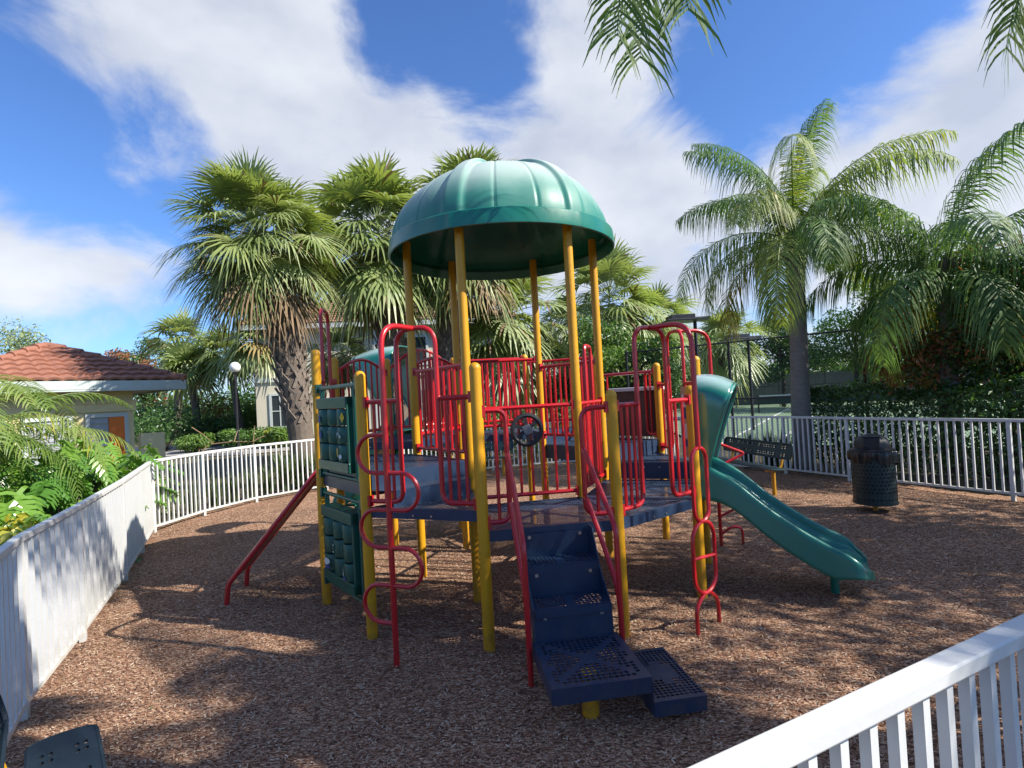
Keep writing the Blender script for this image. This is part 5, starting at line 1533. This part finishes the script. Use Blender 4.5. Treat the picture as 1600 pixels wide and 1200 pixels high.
# feathery areca palm at the left edge
def areca(x, y, n, seed, label, L_=2.3):
    rg = random.Random(seed); root = empty('areca_palm', (x, y, 0), label, 'palm shrub'); m = MB()
    for k in range(n):
        az = k*2.39996+rg.uniform(-.3,.3); o = Vector((x+rg.gauss(0,.18), y+rg.gauss(0,.18), rg.uniform(.7,1.6)))
        pinnate(m, o, az, R(rg.uniform(52,84)), L_*rg.uniform(.75,1.1), R(rg.uniform(80,115)), rg, 0 if rg.random() < .75 else 1, 46, .46, .011, .55, .12, rach=.014)
    m.build('fronds', [M['areca'], M['quen2'], M['leafY']], root)
    m = MB()
    for k in range(9): m.tube([Vector((x+rg.gauss(0,.15), y+rg.gauss(0,.15), -.05)), Vector((x+rg.gauss(0,.2), y+rg.gauss(0,.2), 1.0))], [.035,.028], 7)
    m.build('canes', M['areca'], root)
areca(-7.35, 7.2, 26, 171, 'feathery light green areca palm at the left edge in front of the tiled pavilion', 2.8)
areca(-7.5, 6.3, 22, 172, 'feathery areca palm half cut off by the left edge of the picture', 2.8)
# fallen dry branches on the road
root = empty('fallen_branch', (gnd(330,705).x, gnd(330,705).y, 0), 'bare dry branches lying at the road edge behind the left back fence', 'branch')
m = MB()
for (a, b, h0, h1) in [((312,712),(330,690),.05,1.0),((300,668),(335,694),1.0,.2),((330,694),(395,690),.15,.55),((395,704),(398,665),.05,1.0),((366,690),(372,672),.05,.6),((395,690),(420,680),.5,.55),((310,714),(314,684),.05,.8)]:
    A = P3(a[0], a[1], 26.5); B = P3(b[0], b[1], 26.8); m.tube([A, A.lerp(B, .5)+U*.06, B], [.026,.020,.010], 5)
m.build('twigs', M['twig'], root)

# ------------------------------------------------------------------ buildings
def wallbox(name, mb, mat, root): return mb.build(name, mat, root)
M['stucco'] = pm('yellow_stucco', (.74,.61,.35), .9, (.66,.54,.30), 5, .7, bump=.25, bscale=70)
M['cream'] = pm('cream_stucco', (.58,.54,.42), .9, (.52,.48,.37), 3, .7, bump=.2, bscale=40)
M['trimw'] = pm('pale_trim_paint', (.50,.54,.52), .6, (.44,.47,.45), 6, .6)
M['fascia'] = pm('pale_blue_fascia_paint', (.46,.52,.50), .55, (.40,.45,.43), 6, .6)
M['tile'] = pm('terracotta_roof_tile', (.33,.145,.092), .75, (.24,.10,.065), 2.2, .9, bump=.25, bscale=60)
M['tile2'] = pm('tan_roof_tile', (.34,.20,.12), .75, (.26,.14,.085), 2.2, .9, bump=.2)
M['orange'] = pm('orange_door_paint', (.75,.17,.012), .5, (.66,.14,.012), 7, .8)
M['shutter'] = pm('grey_roller_shutter', (.36,.38,.40), .55, (.30,.32,.34), 8, .7)
def glassmat():
    m = pm('window_glass', (.03,.04,.045), .08, spec=.8); return m
M['glass'] = glassmat()
def hiproof(m, corners, z, rise, ridge_in, rows=9, wave=.30, amp=.035, thick=.04, faces=None, lap=.045):
    """tiled hip roof: corners in order, apex line from the inset of the long axis"""
    C = [Vector((p[0], p[1], z)) for p in corners]; c = sum(C, Vector())/4
    ax0 = (C[0]+C[1])/2; ax2 = (C[2]+C[3])/2; ax1 = (C[1]+C[2])/2; ax3 = (C[3]+C[0])/2
    La = (ax2-ax0).length; Lb = (ax1-ax3).length
    if La >= Lb:
        u = (ax2-ax0).normalized(); h = max(.0, La/2-ridge_in); r0, r1 = c-u*h+U*rise, c+u*h+U*rise
        fcs = [(C[0],C[1],r0,r0),(C[1],C[2],r1,r0),(C[2],C[3],r1,r1),(C[3],C[0],r0,r1)]
        fcs[1] = (C[1],C[2],r1,r0); 
    else:
        u = (ax1-ax3).normalized(); h = max(.0, Lb/2-ridge_in); r0, r1 = c-u*h+U*rise, c+u*h+U*rise
        fcs = [(C[0],C[1],r1,r0),(C[1],C[2],r1,r1),(C[2],C[3],r0,r1),(C[3],C[0],r0,r0)]
    for (a, b, tb, ta) in fcs:
        L_ = (b-a).length; nu = max(8, int(L_/wave*6)); e = (b-a).normalized()
        nv = rows
        nrm = (b-a).cross(ta-a).normalized()
        if nrm.z < 0: nrm = -nrm
        for r in range(nv):
            v0, v1 = r/nv, (r+1)/nv
            vs = []
            for v, hh in ((v0, lap), (v1, .0), ):
                p0 = a.lerp(ta, v); p1 = b.lerp(tb, v)
                for i in range(nu+1):
                    p = p0.lerp(p1, i/nu); s = (p-a).dot(e)
                    w = amp*abs(math.sin(math.pi*s/wave))**.7
                    vs.append(p+nrm*(w+hh))
            W = nu+1
            fs = [(i, i+1, W+i+1, W+i) for i in range(nu)]
            # front lip of the row
            o = len(vs); vs += [vs[i]-nrm*(lap+.01) for i in range(W)]
            fs += [(o+i, o+i+1, i+1, i) for i in range(nu)]
            m.add(vs, fs)
    # ridge and hip caps
    for (p, q) in ((C[0], fcs[0][3]), (C[1], fcs[0][2]), (C[2], fcs[1][2]), (C[3], fcs[3][2]), (r0, r1)):
        L_ = (q-p).length
        if L_ < .1: continue
        n = max(1, int(L_/.38))
        for i in range(n):
            A = p.lerp(q, i/n); B = p.lerp(q, (i+1.08)/n); m.tube([A+U*.035, B+U*.015], [.115,.085], 8)
# tiled pavilion at the left
u_ = Vector((-.6,-.8,0)); n_ = Vector((-.8,.6,0)); Bc = Vector((-8.55,14.5,0)); S_ = 4.6
cs = [Bc+u_*S_, Bc, Bc+n_*S_, Bc+n_*S_+u_*S_]
pav = empty('tiled_pavilion', Bc, 'small yellow pavilion with terracotta hip roof, grey shutters and an orange door at the left', 'building')
m = MB(); hiproof(m, cs, 2.80, 1.02, S_/2, rows=8, wave=.29, amp=.05, lap=.05); m.build('roof', M['tile'], pav, True).data.set_sharp_from_angle(angle=R(50))
m = MB()
for i in range(4):
    a, b = cs[i], cs[(i+1) % 4]; m.bar(a+U*2.70, b+U*2.70, .05, .20); m.bar(a+U*2.58+n_*0, b+U*2.58, .03, .05)
m.add([tuple(p+U*2.60) for p in cs], [(3,2,1,0)]); m.build('fascia', M['fascia'], pav)
wc_ = [Bc+n_*.62+u_*(S_-.5), Bc+n_*.62+u_*1.0, Bc+n_*(S_-.5)+u_*1.0, Bc+n_*(S_-.5)+u_*(S_-.5)]
m = MB(); m.prism([(p.x,p.y) for p in wc_], -.05, 2.59); m.build('wall', M['stucco'], pav)
WA, WB = wc_[1], wc_[0]; wd_ = (WB-WA).normalized(); wn_ = -n_
m = MB(); m.bar(WA-wd_*.05+wn_*.03+U*2.18, WB+wn_*.03+U*2.18, .06, .22); m.bar(WA-wd_*.08+wn_*.05+U*2.30, WB+wn_*.05+U*2.30, .10, .05); m.build('cornice', M['stucco'], pav)
def opening(s0, s1, z0, z1, kind):
    c = WA+wd_*(s0+s1)/2+wn_*.0; W_ = s1-s0
    m = MB()
    for s in (s0, s1): m.box(WA+wd_*s+wn_*.03+U*(z0+z1)/2, (.09,.07,z1-z0+.09), (wd_, wn_, U))
    m.box(c+wn_*.032+U*z1, (W_-.09,.07,.09), (wd_, wn_, U))
    fr = m.build('door' if kind == 'door' else 'window', M['trimw'], pav)
    m = MB(); n = 12
    for i in range(n):
        z = z0+(z1-z0-.05)*(i+.5)/n
        m.box(c+wn_*.012+U*z+(wd_*-.0), (W_-.1, .03, (z1-z0-.05)/n*.86), (wd_, wn_, U))
    m.build('shutter', M['shutter'], fr).location = (0,0,0)
    if kind == 'door':
        m = MB(); m.box(WA+wd_*(s0+.045+W_*.20)+wn_*.045+U*(z0+z1)/2, (W_*.42,.03,z1-z0-.1), (wd_, wn_, U)); m.build('orange_panel', M['orange'], fr).location = (0,0,0)
opening(.18, .98, .05, 1.98, 'door'); opening(1.30, 2.15, .75, 1.96, 'window'); opening(2.5,3.0,.75,1.96,'window')
m = MB(); q = WA-wd_*.35+wn_*.1; m.box(q+U*.72, (.55,.18,1.5), (wd_, wn_, U)); m.build('low_wall', M['stucco'], pav)
# two storey house behind the palms
hx0, hx1 = P3(405,600,30), P3(735,600,30)
ha_ = Vector((hx0.x, 29.5, 0)); hb_ = Vector((hx1.x+.6, 31.5, 0))
hs = empty('two_storey_house', ha_, 'cream two storey house with tan tiled roof behind the leaning cabbage palm', 'house')
hd_ = (hb_-ha_).normalized(); hn_ = Vector((hd_.y, -hd_.x, 0)); hn_ = hn_ if hn_.y < 0 else -hn_
ha2 = P3(548,600,29.0); ha2.z = 0
hB = [Vector((ha2.x, ha2.y, 0)), Vector((ha2.x, ha2.y, 0))+hd_*8.5, Vector((ha2.x, ha2.y, 0))+hd_*8.5-hn_*8, Vector((ha2.x, ha2.y, 0))-hn_*8]
Zt = 6.1
EX = 4.7
m = MB(); m.prism([(p.x,p.y) for p in [hB[0]-hd_*EX, hB[1], hB[2], hB[3]-hd_*EX]], -.05, Zt); m.build('wall', M['cream'], hs)
ov = .6
rc = [hB[0]-hd_*(EX+ov)+hn_*ov, hB[1]+hd_*ov+hn_*ov, hB[2]+hd_*ov-hn_*ov, hB[3]-hd_*(EX+ov)-hn_*ov]
m = MB(); hiproof(m, [(p.x,p.y) for p in rc], Zt+.02, 2.1, 4.6, rows=12, wave=.34, amp=.05, lap=.05); m.build('roof', M['tile2'], hs)
m = MB()
for i in range(4): m.bar(rc[i]+U*(Zt-.10), rc[(i+1) % 4]+U*(Zt-.10), .06, .24)
m.add([tuple(p+U*(Zt-.18)) for p in rc], [(3,2,1,0)]); m.build('fascia', M['trimw'], hs)
m = MB(); e = hB[0]+hd_*.62+hn_*.08; m.tube([e+U*.1, e+U*(Zt-.2)], .085, 8); m.build('downpipe', M['black'], hs)
m = MB(); e = hB[0]+hd_*1.4+hn_*.06; m.box(e+U*3, (.35,.16,6.0), (hd_, hn_, U)); m.build('corner_pilaster', M['trimw'], hs)
def hwin(s, z, w_, h_, back=0.):
    c = hB[0]+hd_*s+hn_*(.03-back)+U*z
    m = MB()
    for q in (-1,1): m.box(c+hd_*q*w_/2, (.12,.08,h_+.12), (hd_, hn_, U)); m.box(c+U*q*h_/2, (w_-.12,.08,.12), (hd_, hn_, U))
    m.box(c, (.05,.05,h_-.12), (hd_, hn_, U)); m.box(c, (w_-.12,.045,.05), (hd_, hn_, U))
    f = m.build('window', M['trimw'], hs)
    m = MB(); m.box(c-hn_*.02, (w_-.1,.03,h_-.1), (hd_, hn_, U)); m.build('pane', M['glass'], f).location = (0,0,0)
hwin(-3.55, 1.75, .9, 1.7); hwin(3.4, 4.6, 1.3, 1.5); hwin(5.8, 4.6, 1.3, 1.5); hwin(3.6, 1.7, 1.4, 1.6)
m = MB(); m.bar(hB[0]-hd_*EX+hn_*.05+U*3.35, hB[1]+hn_*.05+U*3.35, .10, .22); m.build('string_course', M['trimw'], hs)
# round lamp across the road
p = P3(367, 574, 27); root = empty('globe_lamp', (p.x, p.y, 0), 'street lamp with a round white globe across the road', 'lamp')
m = MB(); m.tube([(p.x,p.y,-.1), (p.x,p.y,p.z-.26)], [.06,.045], 8); m.lathe([(.10,p.z-.32),(.13,p.z-.26)], (p.x,p.y,0), 10); m.build('pole', M['black'], root)
m = MB(); m.lathe([(.26*math.sin(R(a)), p.z-.26*math.cos(R(a))) for a in range(6,175,14)], (p.x,p.y,0), 16); m.build('globe', pm('white_globe', (.7,.7,.66), .4), root, True)
# pale distant garden wall beyond the court
m = MB(); a, b = Vector((10,52,0)), Vector((44,34,0)); d = (b-a).normalized()
m.box((a+b)/2+U*1.1, ((b-a).length, .2, 2.3), (d, Vector((-d.y,d.x,0)), U)); m.box((a+b)/2+U*2.3, ((b-a).length+.1, .3, .12), (d, Vector((-d.y,d.x,0)), U))
tag(m.build('garden_wall', pm('grey_garden_wall', (.22,.21,.20), .9, (.17,.165,.16), 3, .7)), 'low grey garden wall at the far end of the tennis court', 'wall')
# distant vegetation closing the horizon
rg = random.Random(77); m = MB(); blobs = []
for k in range(70):
    a = R(-62+124*k/69); dd = rg.uniform(75,105); 
    blobs.append(((math.sin(a)*dd, math.cos(a)*dd, rg.uniform(.5,2.8)), (rg.uniform(4,7), rg.uniform(3,5), rg.uniform(2.2,4.2))))
leafcloud(m, blobs, 26000, .95, rg, (0,1,2), (.5,.3,.2))
tag(m.build('far_treeline', [M['leafA'], M['leafD'], M['leafB']]), 'far line of green trees closing the horizon behind everything', 'treeline', kind='stuff')
# hedge row behind the road at the left, closing the gap under the palms
rg = random.Random(78); m = MB(); blobs = []
for k in range(26):
    p = P3(215+k*12, 640, 44+rg.uniform(-2,2)); blobs.append(((p.x, p.y, rg.uniform(.6,2.2)), (1.5,1.2,1.6)))
leafcloud(m, blobs, 6000, .38, rg, (0,1), (.6,.4)); tag(m.build('far_hedge', [M['leafA'], M['leafD']]), 'dark hedge mass far behind the young palms across the road', 'hedge', kind='stuff')
